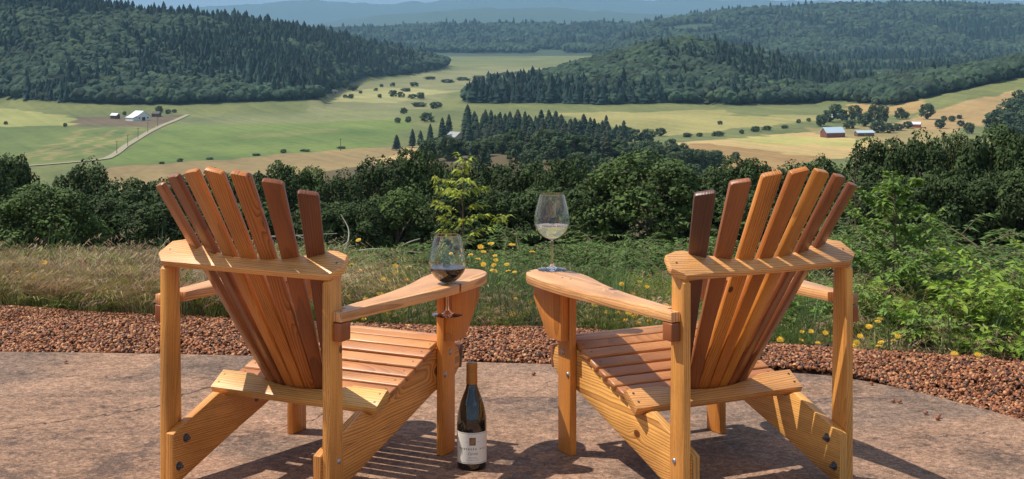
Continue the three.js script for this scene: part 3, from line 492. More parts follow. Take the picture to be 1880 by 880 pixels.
// ------------------------------------------------------------------ far woods on the hills: conifers and broadleaf trees
function farConifer(seed) {
  const r = rng(seed), gb = new GB(); const tiers = 6, seg = 8;
  for (let t = 0; t < tiers; t++) {
    const y0 = 0.08 + t / tiers * 0.86, y1 = Math.min(1, y0 + 0.30), R = 0.19 * (1 - t / tiers * 0.86) + 0.012;
    const ring = []; for (let k = 0; k < seg; k++) { const a = (k + r() * 0.6 + t * 0.4) / seg * 6.283, q = R * (0.7 + r() * 0.6); ring.push([Math.cos(a) * q, y0 - r() * 0.04, Math.sin(a) * q]); }
    for (let k = 0; k < seg; k++) gb.tri(ring[k], [0, y1, 0], ring[(k + 1) % seg]);
  }
  return gb.build();
}
function farBroadleaf(seed) {
  const r = rng(seed), parts = [];
  for (let k = 0; k < 4; k++) {
    const g = new THREE.IcosahedronGeometry(0.24 + r() * 0.12, 1), p = g.attributes.position, a = k / 4 * 6.283 + r();
    const cx = k ? Math.cos(a) * 0.22 : 0, cz = k ? Math.sin(a) * 0.22 : 0, cy = k ? 0.42 + r() * 0.2 : 0.68;
    for (let i = 0; i < p.count; i++) { const x = p.getX(i), y = p.getY(i), z = p.getZ(i), n = 0.74 + 0.55 * vn(x * 9 + seed, y * 9 + z * 7 + k * 5, seed); p.setXYZ(i, cx + x * n, cy + y * n * 1.05, cz + z * n); }
    g.deleteAttribute('uv'); parts.push(g);
  }
  const g = mergeGeometries(parts.map((q) => (q.index ? q.toNonIndexed() : q))); g.computeVertexNormals(); return g;
}
M.forest = std({ roughness: 1 });
{
  const r = rng(31), kinds = [farConifer(1), farConifer(2), farBroadleaf(3), farBroadleaf(4), farBroadleaf(6)], lists = kinds.map(() => []);
  const q = new THREE.Quaternion(), UP = new THREE.Vector3(0, 1, 0);
  let d = 1380;
  while (d < 7450) {
    const step = 6.6 + Math.max(0, d - 1800) * 0.0026, half = d * 0.43;
    for (let X = -half; X < half; X += step) {
      const x = X + (r() - 0.5) * step * 1.3, dd = d + (r() - 0.5) * step * 1.3;
      let best = null; for (const hl of HILLS) { if (hl.name === 'F' || hl.name === 'G' || hl.name === 'S') continue; const h = hillAt(hl, x, dd); if (!best || h.h > best.h) { best = h; best.name = hl.name; } }
      if (isForest(x, dd) < 0.4 || (best.back && dd > best.cd + 60 && best.name !== 'E')) continue;
      if (inMeadow(x, dd)) continue;
      const mix = fbm(x / 130, dd / 200, 3, 90), con = mix + (r() - 0.5) * 0.35 + (best.name === 'A' ? 0.0 : -0.06) > 0.53;
      if (!con && r() < 0.08) continue;
      const k = con ? (r() < 0.5 ? 0 : 1) : 2 + Math.floor(r() * 3), grow = Math.max(1, step / 7.5);
      const h = (con ? 11 + r() * r() * 18 + 5 * mix : 8 + r() * 9) * (con ? lerp(1, grow, 0.5) : lerp(1, grow, 0.6)), w = con ? h * (1.15 + r() * 0.6) : h * (1.0 + r() * 0.35);
      const tint = con ? [0.014, 0.034, 0.024] : [0.026, 0.048, 0.024], v = (0.55 + r() * 0.9) * (0.6 + 0.9 * fbm(x / 60, dd / 60, 3, 17)), yel = con ? (r() < 0.03 ? 0.03 : 0) : Math.max(0, r() - 0.7) * 0.05;
      lists[k].push([x, land(x, dd) - 0.6, -dd, w, h, r() * 6.28, (tint[0] + yel) * v, (tint[1] + yel) * v, tint[2] * v]);
    }
    d += step * (1 + Math.max(0, d - 2500) / 3000);
  }
  const names = ['conifer_forest', 'conifer_forest', 'broadleaf_forest', 'broadleaf_forest', 'broadleaf_forest'], mt = new THREE.Matrix4(), c = new THREE.Color();
  const said = ['dark pointed conifers of the wooded hills across the valley', 'slim conifers mixed through the wooded hills across the valley', 'rounded broadleaf trees of the wooded hills across the valley', 'paler broadleaf trees scattered over the wooded hills', 'broad oaks of the wooded hills across the valley'];
  lists.forEach((l, k) => {
    const im = new THREE.InstancedMesh(kinds[k], M.forest, l.length);
    l.forEach((t, i) => { q.setFromAxisAngle(UP, t[5]); mt.compose(new THREE.Vector3(t[0], t[1], t[2]), q, new THREE.Vector3(t[3], t[4], t[3])); im.setMatrixAt(i, mt); im.setColorAt(i, c.setRGB(t[6], t[7], t[8])); });
    im.name = numbered(names[k]); scene.add(im); tag(im, said[k], 'forest', null, 'stuff');
  });
}

// ------------------------------------------------------------------ trees that can be told apart
function leafQuad(gb, p, n, up, w, l, col) {           // a leaf: two triangles folded a little along the middle
  const t = new THREE.Vector3().crossVectors(n, up); if (t.lengthSq() < 1e-6) t.set(1, 0, 0); t.normalize(); const u = new THREE.Vector3().crossVectors(t, n).normalize();
  const A = [p.x - u.x * l / 2, p.y - u.y * l / 2, p.z - u.z * l / 2], C = [p.x + u.x * l / 2, p.y + u.y * l / 2, p.z + u.z * l / 2];
  const f = 0.18 * w, B = [p.x + t.x * w / 2 - n.x * f, p.y + t.y * w / 2 - n.y * f, p.z + t.z * w / 2 - n.z * f], D = [p.x - t.x * w / 2 - n.x * f, p.y - t.y * w / 2 - n.y * f, p.z - t.z * w / 2 - n.z * f];
  gb.tri(A, B, C, col); gb.tri(A, C, D, col);
}
const leafMat = (r, g, b, tr = 0.3) => phys({ color: new THREE.Color(r, g, b), vertexColors: true, roughness: 0.75, transmission: tr, thickness: 0, specularIntensity: 0.35, side: THREE.DoubleSide });
M.bark = std({ color: srgb(128, 116, 102), roughness: 1 });
function crown(seed, nClump, nLeaf, leaf, R, Hh, low = 0.16) {
  const r = rng(seed), gb = new GB(), tb = new GB(), v = new THREE.Vector3(), n = new THREE.Vector3(), up = new THREE.Vector3(), clumps = [];
  for (let k = 0; k < nClump; k++) {
    const a = k * 2.39996 + r(), y = low + (1 - low) * Math.pow((k + 0.5) / nClump, 0.85), prof = Math.sqrt(Math.max(0.05, 1 - Math.pow((y - 0.52) / 0.52, 2))), q = R * prof * (0.5 + r() * 0.42);
    clumps.push([Math.cos(a) * q, y * Hh * 0.92, Math.sin(a) * q, R * (0.2 + r() * 0.19), 0.7 + r() * 0.6]);
  }
  for (const [cx, cy, cz, cr, tone] of clumps) for (let i = 0; i < nLeaf / nClump; i++) {
    v.set(r() * 2 - 1, r() * 2 - 1, r() * 2 - 1); if (v.lengthSq() > 1 || v.lengthSq() < 0.02) { i--; continue; } v.normalize();
    const lump = 0.72 + 0.5 * vn(v.x * 2.2 + cx * 3, v.y * 2.2 + v.z * 1.7 + cy, seed), q = cr * lump * (0.72 + 0.34 * Math.sqrt(r()));
    n.copy(v).multiplyScalar(0.8); n.x += (r() - 0.5) * 1.5; n.y += (r() - 0.5) * 1.5 + 0.45; n.z += (r() - 0.5) * 1.5; n.normalize(); up.set(r() - 0.5, r() - 0.2, r() - 0.5);
    const k = tone * (0.75 + r() * 0.5), s = leaf * (0.45 + r() * r() * 1.3);
    leafQuad(gb, new THREE.Vector3(cx + v.x * q, cy + v.y * q * 0.85, cz + v.z * q), n, up, s * 0.75, s, [k * (0.92 + r() * 0.2), k, k * (0.85 + r() * 0.3)]);
  }
  tubeInto(tb, [[0, -0.4, 0], [0.05, Hh * 0.2, 0.03], [-0.04, Hh * 0.45, 0], [0.02, Hh * 0.75, 0.03]], R * 0.075, R * 0.02, 8);
  for (let k = 0; k < clumps.length; k += 2) { const [x, y, z] = clumps[k], y0 = Math.max(Hh * 0.12, y - Hh * 0.25); tubeInto(tb, [[0, y0, 0], [x * 0.4, lerp(y0, y, 0.5), z * 0.4], [x, y, z]], R * 0.03, R * 0.008, 5); }
  return { leaves: gb.build(), wood: tb.build(true) };
}
function treeThing(name, geo, mat, label, cat, grp) { const t = group(name); mesh('trunk', geo.wood, M.bark, t); mesh('crown', geo.leaves, mat, t); tag(t, label, cat, grp); return t; }
const place = (px, topY, widthPx, d, R, Hh) => { const X = (px - CX) / FOCAL * d, y = land(X, d) - 0.3, top = EYE - (topY - HORIZON) / FOCAL * d; return { X, y, z: -d, s: widthPx / FOCAL * d / 2 / R, sy: (top - y) / Hh }; };
{ // oaks and maples on the slope just below the terrace
  const geos = [crown(11, 40, 17000, 0.26, 3, 7), crown(12, 30, 10500, 0.25, 3, 7, 0.3), crown(13, 46, 17000, 0.24, 3, 7), crown(14, 30, 15000, 0.29, 3, 7.0, 0.08)];
  const mats = { dark: leafMat(0.050, 0.079, 0.021, 0.14), mid: leafMat(0.074, 0.118, 0.026, 0.16), olive: leafMat(0.066, 0.086, 0.025, 0.14) };
  const list = [
    // px, top y, width px, distance, tone, shape, what is special
    [22, 286, 120, 98, 'dark', 0, 'dark oak rising behind the rounded leafy tree'], [84, 340, 205, 74, 'mid', 2, 'rounded mid green tree growing behind the dry grass'], [158, 298, 130, 96, 'dark', 1, 'dark oak beside the rounded leafy tree'], [232, 334, 130, 92, 'dark', 3, 'dark tree beside the fan back of the left chair'],
    [296, 336, 120, 100, 'dark', 0], [366, 334, 120, 104, 'olive', 1], [432, 340, 130, 96, 'dark', 2], [500, 322, 130, 104, 'dark', 3], [562, 312, 120, 110, 'mid', 0], [628, 316, 130, 100, 'dark', 1], [694, 304, 130, 106, 'dark', 2], [760, 274, 120, 108, 'dark', 0, 'tall dark tree rising behind the yellow green sapling'], [822, 300, 120, 112, 'dark', 3],
    [892, 290, 140, 112, 'dark', 1], [962, 300, 140, 108, 'dark', 2], [1036, 304, 130, 104, 'dark', 0], [1192, 284, 215, 82, 'mid', 2, 'large rounded green tree behind the glass of white wine'], [1108, 322, 130, 100, 'mid', 1], [1296, 312, 120, 92, 'dark', 3, 'dark tree beside the large rounded green tree'], [1362, 304, 130, 100, 'dark', 0], [1430, 306, 130, 104, 'olive', 1], [1500, 300, 130, 98, 'dark', 2], [1556, 300, 120, 110, 'mid', 3],
    [1622, 276, 130, 92, 'dark', 0], [1690, 248, 130, 88, 'dark', 1, 'open crowned dark oak above the bright green brush'], [1756, 256, 130, 90, 'olive', 2], [1822, 250, 150, 86, 'dark', 3], [1886, 244, 140, 84, 'dark', 0], [1960, 250, 160, 84, 'dark', 1], [-50, 300, 150, 90, 'dark', 2],
    [40, 384, 150, 80, 'dark', 3], [180, 372, 150, 84, 'dark', 0], [285, 378, 150, 84, 'dark', 1], [395, 380, 150, 84, 'dark', 2], [470, 372, 150, 84, 'dark', 3], [590, 366, 150, 84, 'dark', 0], [660, 362, 150, 84, 'dark', 1], [730, 350, 150, 86, 'mid', 3], [850, 356, 150, 84, 'dark', 2], [925, 352, 150, 84, 'dark', 0], [1000, 360, 150, 84, 'dark', 3], [1075, 364, 140, 82, 'dark', 0], [1330, 366, 150, 82, 'dark', 2], [1395, 364, 150, 84, 'dark', 3], [1465, 366, 150, 84, 'dark', 0], [1530, 362, 150, 84, 'dark', 2], [1590, 350, 150, 80, 'dark', 1], [1655, 336, 150, 80, 'dark', 2], [1725, 330, 150, 80, 'dark', 3], [1795, 326, 150, 80, 'dark', 1], [1865, 326, 150, 80, 'dark', 3], [1940, 330, 150, 80, 'dark', 0],
  ];
  const protos = {}, say = { dark: 'dense leafy tree in the belt below the terrace', mid: 'mid green leafy tree in the belt below the terrace', olive: 'olive green leafy tree in the belt below the terrace', plain: 'tree' }, r = rng(8);
  for (const [px, ty, w, d, tone, k, special] of list) {
    const p = place(px, special ? ty : ty - 6 + (r() - 0.5) * 30, w * (0.88 + r() * 0.3), d, 3, 7), key = tone + k;
    let t; if (!protos[key]) { t = protos[key] = treeThing('slope_tree', geos[k], mats[tone], say[tone], 'tree', 'trees on the slope below the terrace'); t.position.set(p.X, p.y, p.z); t.scale.set(p.s, p.sy, p.s); t.rotation.y = r() * 6; } else t = copy(protos[key], p.X, p.y, p.z, r() * 6, p.s, p.sy);
    const where = px < 260 ? 'beyond the dry grass' : px < 640 ? 'behind the left chair' : px < 1230 ? 'between the two chairs' : px < 1570 ? 'behind the right chair' : 'above the bright green brush';
    t.userData.label = special || (ty > 320 ? 'low ' : 'tall ') + say[tone].split(' in ')[0] + ' on the slope ' + where;
  }
}
{ // middle distance: broadleaf trees below the fields, the conifer grove, field trees and hedges
  const r = rng(77), small = [crown(21, 22, 2600, 0.62, 3, 7), crown(22, 26, 2600, 0.6, 3, 7), crown(23, 20, 2600, 0.64, 3, 7)];
  const green = [leafMat(0.075, 0.12, 0.04, 0.3), leafMat(0.09, 0.13, 0.048, 0.3), leafMat(0.06, 0.10, 0.036, 0.3)];
  const put = (name, geo, mat, label, cat, grp, px, baseY, hPx, wPx, d0) => { const a = at(px, baseY, d0 || 350), s = FOCAL / a.d, t = treeThing(name, geo, mat, label, cat, grp); t.position.set(a.X, a.y - 0.3, -a.d); t.scale.set(wPx / s / 6, hPx / s / 7, wPx / s / 6); t.rotation.y = r() * 6; return t; };
  // wooded foot of the slope
  const foot = []; for (let px = 790; px < 1300; px += 26) foot.push([px + (r() - 0.5) * 22, 300 - 34 * Math.exp(-(((px - 985) / 120) ** 2)) + (r() - 0.5) * 10]); for (let px = 880; px < 1110; px += 24) foot.push([px + (r() - 0.5) * 16, 284 + (r() - 0.5) * 12]); for (let px = 1140; px < 1290; px += 26) foot.push([px, 270 + (r() - 0.5) * 10]);
  for (let px = 780; px < 1330; px += 20) foot.push([px + (r() - 0.5) * 16, 0, 0.35 + r() * 0.5]);
  foot.forEach(([px, top, back], i) => { const c = HILLS.find((q) => q.name === 'S').c, d = spl(c.map((q) => [CX + q.X / q.d * FOCAL, q.d]), px) + (back ? 30 + back * 40 : (r() - 0.75) * 110), X = (px - CX) / FOCAL * d, t = treeThing('spur_tree', small[i % 3], green[i % 3], 'leafy green tree on the wooded spur below the conifer grove', 'tree', 'leafy trees on the wooded spur'); t.position.set(X, land(X, d) - 0.5, -d); const h = 7.5 + r() * 4.5, s = h / 7 * (0.95 + r() * 0.35); t.scale.set(s, h / 7, s); t.rotation.y = r() * 6; });
  // conifers
  const conifer = (seed) => {
    const q = rng(seed), gb = new GB(), tb = new GB();
    for (let i = 0; i < 230; i++) {
      const y = 0.12 + 0.87 * Math.pow(q(), 0.85), R = 0.21 * Math.pow(1 - y, 0.6) * (0.7 + q() * 0.5) + 0.01, a = q() * 6.283, w = 0.35 * R + 0.01, k = 0.7 + q() * 0.6, dr = 0.03 + 0.06 * q();
      const c = Math.cos(a), s = Math.sin(a), tip = [c * R, y - dr, s * R], base = [0, y + 0.015, 0], L = [c * R * 0.6 - s * w, y - dr * 0.4, s * R * 0.6 + c * w], Rr = [c * R * 0.6 + s * w, y - dr * 0.4, s * R * 0.6 - c * w];
      gb.tri(base, L, tip, [k, k, k]); gb.tri(base, tip, Rr, [k, k, k]);
      const L2 = [L[0], L[1] - 0.03, L[2]], R2 = [Rr[0], Rr[1] - 0.03, Rr[2]]; gb.tri(L, L2, tip, [k * 0.9, k * 0.9, k * 0.9]); gb.tri(Rr, tip, R2, [k * 0.9, k * 0.9, k * 0.9]);
    }
    tubeInto(tb, [[0, -0.03, 0], [0, 0.5, 0], [0, 0.99, 0]], 0.014, 0.002, 6); return { leaves: gb.build(), wood: tb.build() };
  };
  const cg = [conifer(41), conifer(42), conifer(43)], cm = [leafMat(0.030, 0.056, 0.028, 0.1), leafMat(0.046, 0.072, 0.034, 0.1), leafMat(0.066, 0.076, 0.040, 0.1)];
  const con = (px, by, h, i, label, grp) => { const a = at(px, by), s = FOCAL / a.d, t = treeThing('conifer', cg[i % 3], cm[i % 3], label, 'conifer', grp); t.position.set(a.X, a.y - 0.3, -a.d); const k = h / s; t.scale.set(k * (1.1 + r() * 0.6), k, k * (1.1 + r() * 0.6)); t.rotation.y = r() * 6; };
  for (const [px, by, h, i, l] of [[728, 276, 30, 0, 'lone dark conifer at the corner of the green field'], [757, 271, 36, 0, 'dark conifer between the lone conifer and the grey roofed house'], [772, 268, 30, 1, 'slim conifer in the row by the grey roofed house'], [790, 264, 38, 0, 'tall conifer in the row by the grey roofed house'], [812, 260, 46, 0, 'tallest conifer beside the grey roofed house'], [824, 250, 42, 1, 'conifer standing behind the grey roofed house']]) con(px, by, h, i, l, 'conifers by the grey roofed house');
  for (let row = 0; row < 6; row++) for (let k = 0; k < 24; k++) { const px = 862 + k * 12.2 + (r() - 0.5) * 11; con(px, 240 + row * 6.5 + (px - 862) * 0.10 + (r() - 0.5) * 4, 34 + r() * 16 + (px > 960 ? 5 : 0), Math.floor(r() * 3), 'tall conifer in the dense grove below the tan field', 'conifers of the valley grove'); }
  for (const [px, by, h, i] of [[960, 50, 16, 0], [967, 50, 15, 0], [975, 50, 16, 0]]) { const d = 7250, X = (px - CX) / FOCAL * d, t = treeThing('conifer', cg[0], cm[0], 'one of three tall firs standing up on the far ridge line', 'conifer', 'firs on the far ridge'); t.position.set(X, land(X, d) + 4, -d); const k = 44; t.scale.set(k * 1.1, k, k * 1.1); }
  // field trees and hedge bushes
  const ft = [[741, 209, 12, 14], [730, 226, 11, 12], [750, 225, 12, 12], [784, 224, 18, 26], [697, 180, 8, 9], [722, 178, 13, 17], [736, 179, 11, 14], [772, 182, 13, 18], [758, 181, 9, 16], [721, 159, 8, 10], [760, 159, 9, 18], [644, 181, 9, 12], [634, 180, 7, 10], [662, 172, 6, 8], [700, 160, 6, 8],
    [1350, 294, 16, 18], [1262, 252, 9, 20], [1285, 251, 8, 12], [1318, 250, 10, 24], [1362, 246, 9, 10], [1388, 242, 11, 18], [1408, 239, 9, 18], [1441, 236, 7, 14], [1467, 226, 8, 9], [1485, 223, 7, 9], [1322, 229, 8, 10], [1727, 236, 18, 20], [1748, 223, 11, 15], [1780, 246, 22, 20], [1704, 219, 30, 26], [1652, 219, 22, 18], [1664, 218, 14, 14], [1764, 232, 12, 14], [1734, 222, 10, 12], [1762, 218, 8, 12],
    [1584, 287, 8, 11], [10, 229, 7, 8], [119, 233, 8, 9], [297, 301, 5, 12], [330, 297, 7, 12], [385, 293, 5, 16], [470, 286, 5, 16], [520, 281, 8, 12], [560, 278, 5, 22], [627, 273, 5, 18], [292, 206, 12, 14], [308, 209, 9, 12], [320, 207, 7, 9], [228, 212, 8, 8],
    [1508, 232, 22, 24], [1526, 224, 24, 26], [1547, 222, 22, 24], [1570, 222, 30, 28], [1590, 232, 26, 26], [1606, 228, 36, 28], [1622, 226, 34, 24], [1610, 244, 22, 26], [1630, 244, 18, 28], [1650, 240, 14, 22], [1668, 236, 14, 18], [1560, 236, 16, 24], [1535, 210, 20, 26], [1214, 250, 16, 20], [1166, 262, 26, 34], [1190, 262, 26, 32], [1150, 254, 22, 28], [1232, 268, 14, 22],
[604, 152, 14, 22], [618, 157, 16, 26], [632, 162, 15, 24], [648, 167, 13, 22], [598, 164, 16, 20], [690, 167, 6, 8], [745, 168, 7, 22], [820, 152, 7, 26], [850, 148, 7, 26], [880, 146, 8, 28], [905, 143, 8, 26], [930, 140, 8, 30], [955, 138, 8, 28], [790, 146, 6, 24], [770, 196, 9, 30], [800, 200, 14, 24]];
  ft.forEach(([px, by, h, w], i) => put(h < 9 ? 'hedge_bush' : 'field_tree', small[i % 3], green[(i * 7) % 3], h < 9 ? 'small dark hedge bush on a field edge in the valley' : 'round leafy tree standing in the valley fields', h < 9 ? 'bush' : 'tree', h < 9 ? 'hedge bushes in the valley' : 'trees in the valley fields', px, by, h, w));
  for (const [px, by, h, w] of [[1838, 250, 50, 60], [1862, 230, 50, 60], [1885, 215, 50, 60], [1850, 268, 40, 60], [1880, 262, 60, 70], [1905, 240, 60, 70]]) put('hill_tree', small[Math.floor(r() * 3)], green[2], 'dark leafy tree in the clump on the tan hillside', 'tree', 'clump on the tan hillside', px, by, h, w);
}
{ // farm buildings, track and poles
  const box = (w, h, d, x, y, z) => new THREE.BoxGeometry(w, h, d).translate(x, y, z);
  const gable = (w, h, d, over = 0.4) => { const s = new THREE.Shape([[-w / 2 - over, 0], [0, h], [w / 2 + over, 0], [w / 2 + over, 0.35], [0, h + 0.45], [-w / 2 - over, 0.35]].map(([x, y]) => new THREE.Vector2(x, y))); return new THREE.ExtrudeGeometry(s, { depth: d + 2 * over, bevelEnabled: false }).translate(0, 0, -d / 2 - over); };
  const gableWall = (w, h, d, eave) => { const s = new THREE.Shape([[-w / 2, 0], [w / 2, 0], [w / 2, eave], [0, h], [-w / 2, eave]].map(([x, y]) => new THREE.Vector2(x, y))); return new THREE.ExtrudeGeometry(s, { depth: d, bevelEnabled: false }).translate(0, 0, -d / 2); };
  const mat = (r, g, b, ro = 0.8) => std({ color: srgb(r, g, b), roughness: ro });
  function building(name, label, cat, px, py, w, d, eave, ridge, wallM, roofM, turn, extra) {
    const a = at(px, py), g = group(name, a.X, a.y, -a.d, turn); tag(g, label, cat);
    mesh('wall', gableWall(w, ridge, d, eave), wallM, g); const rf = mesh('roof', gable(w, ridge - eave, d), roofM, g); rf.position.y = eave;
    const door = mesh('door', box(w * 0.26, eave * 0.75, 0.12, 0, eave * 0.375, d / 2 + 0.07), mat(70, 58, 50), g);
    for (const x of [-w * 0.33, w * 0.33]) mesh('window', box(w * 0.12, eave * 0.26, 0.1, x, eave * 0.6, d / 2 + 0.06), mat(40, 48, 56, 0.2), g);
    if (extra) extra(g); return g;
  }
  const whiteW = mat(226, 226, 220), whiteR = mat(214, 218, 220, 0.5), blueR = mat(176, 194, 206, 0.4), redW = mat(116, 72, 60), brownW = mat(112, 84, 64), greyR = mat(150, 150, 148), darkR = mat(84, 78, 74);
  building('barn', 'white barn with pale roof beside the ploughed field', 'barn', 256, 221, 15, 12, 4.4, 8.8, whiteW, whiteR, 0.9, (g) => { const s = mesh('lean_to', box(5, 3.2, 11, -9.8, 1.6, 0), whiteW, g); const q = mesh('roof', new THREE.BoxGeometry(6.6, 0.3, 12), whiteR, g); q.position.set(-9.6, 4.1, 0); q.rotation.z = 0.34; });
  building('shed', 'small white roofed shed left of the white barn', 'shed', 211, 218, 6, 7, 3, 5, brownW, whiteR, 1.2);
  building('farmhouse', 'low dark roofed farmhouse beside the white barn', 'house', 287, 214, 12, 7, 2.8, 4.6, brownW, darkR, 1.57);
  building('barn', 'red barn with a pale blue metal roof among the trees', 'barn', 1529, 252, 11, 16, 3.6, 7.6, redW, blueR, 1.85, (g) => { const q = mesh('awning', new THREE.BoxGeometry(4, 0.25, 16), blueR, g); q.position.set(6.8, 3.2, 0); q.rotation.z = -0.24; });
  building('shed', 'long low shed with pale roof near the red barn', 'shed', 1587, 250, 7, 14, 2.6, 4.2, brownW, blueR, 1.75);
  building('farmhouse', 'grey roofed house beside the conifer grove', 'house', 836, 260, 11, 12, 3.2, 7.2, mat(172, 160, 148), greyR, 0.7);
  building('cottage', 'tiny white cottage behind the trees of the red barn', 'house', 1538, 217, 8, 8, 2.6, 4.6, whiteW, whiteR, 0.4);
  building('cottage', 'tiny white house with red wall near the tan slope', 'house', 1682, 234, 7, 8, 2.6, 4.4, mat(190, 110, 84), whiteR, 1.2);
  building('cottage', 'white house at the edge of the far meadow woods', 'house', 562, 166, 9, 8, 3, 4.6, whiteW, whiteR, 0.5);
  building('cottage', 'pale roofed house in the middle of the far meadow', 'house', 611, 172, 9, 8, 3, 4.6, mat(150, 140, 128), whiteR, 1.0);
  // farm track
  const pts = [[345, 211], [300, 230], [268, 246], [235, 266], [205, 287], [188, 293], [120, 300], [40, 306], [-40, 310]].map(([x, y]) => at(x, y)), c = new THREE.CatmullRomCurve3(pts.map((a) => new THREE.Vector3(a.X, 0, -a.d))), gb = new GB(), N = 120; let prev = null;
  for (let i = 0; i <= N; i++) { const p = c.getPoint(i / N), t = c.getTangent(i / N), s = new THREE.Vector3(-t.z, 0, t.x).normalize().multiplyScalar(2.6), row = [-1, 0, 1].map((k) => { const x = p.x + s.x * k, z = p.z + s.z * k; return [x, land(x, -z) + 0.5, z]; }); if (prev) { gb.quad(prev[0], row[0], row[1], prev[1]); gb.quad(prev[1], row[1], row[2], prev[2]); } prev = row; }
  mesh('farm_track', gb.build(true), std({ color: srgb(148, 138, 112), roughness: 1, side: THREE.DoubleSide })).userData.kind = 'structure';
  const poleG = mergeGeometries([new THREE.CylinderGeometry(0.16, 0.22, 9, 8).translate(0, 4.5, 0), new THREE.BoxGeometry(2.4, 0.2, 0.2).translate(0, 8.3, 0)].map((g) => g.toNonIndexed())), pm = mat(92, 78, 62);
  [[214, 283], [234, 270], [253, 255], [271, 244], [289, 233], [1571, 294], [625, 277]].forEach(([x, y], i) => { const a = at(x, y), p = mesh('utility_pole', poleG, pm); p.position.set(a.X, a.y - 0.2, -a.d); p.rotation.y = 0.8; if (i === 5) p.scale.setScalar(1.3); tag(p, i < 5 ? 'thin wooden utility pole beside the farm track' : i === 5 ? 'utility pole in the wheat field below the red barn' : 'utility pole at the hedge of the green field', 'utility pole', i < 5 ? 'poles along the farm track' : undefined); });
}
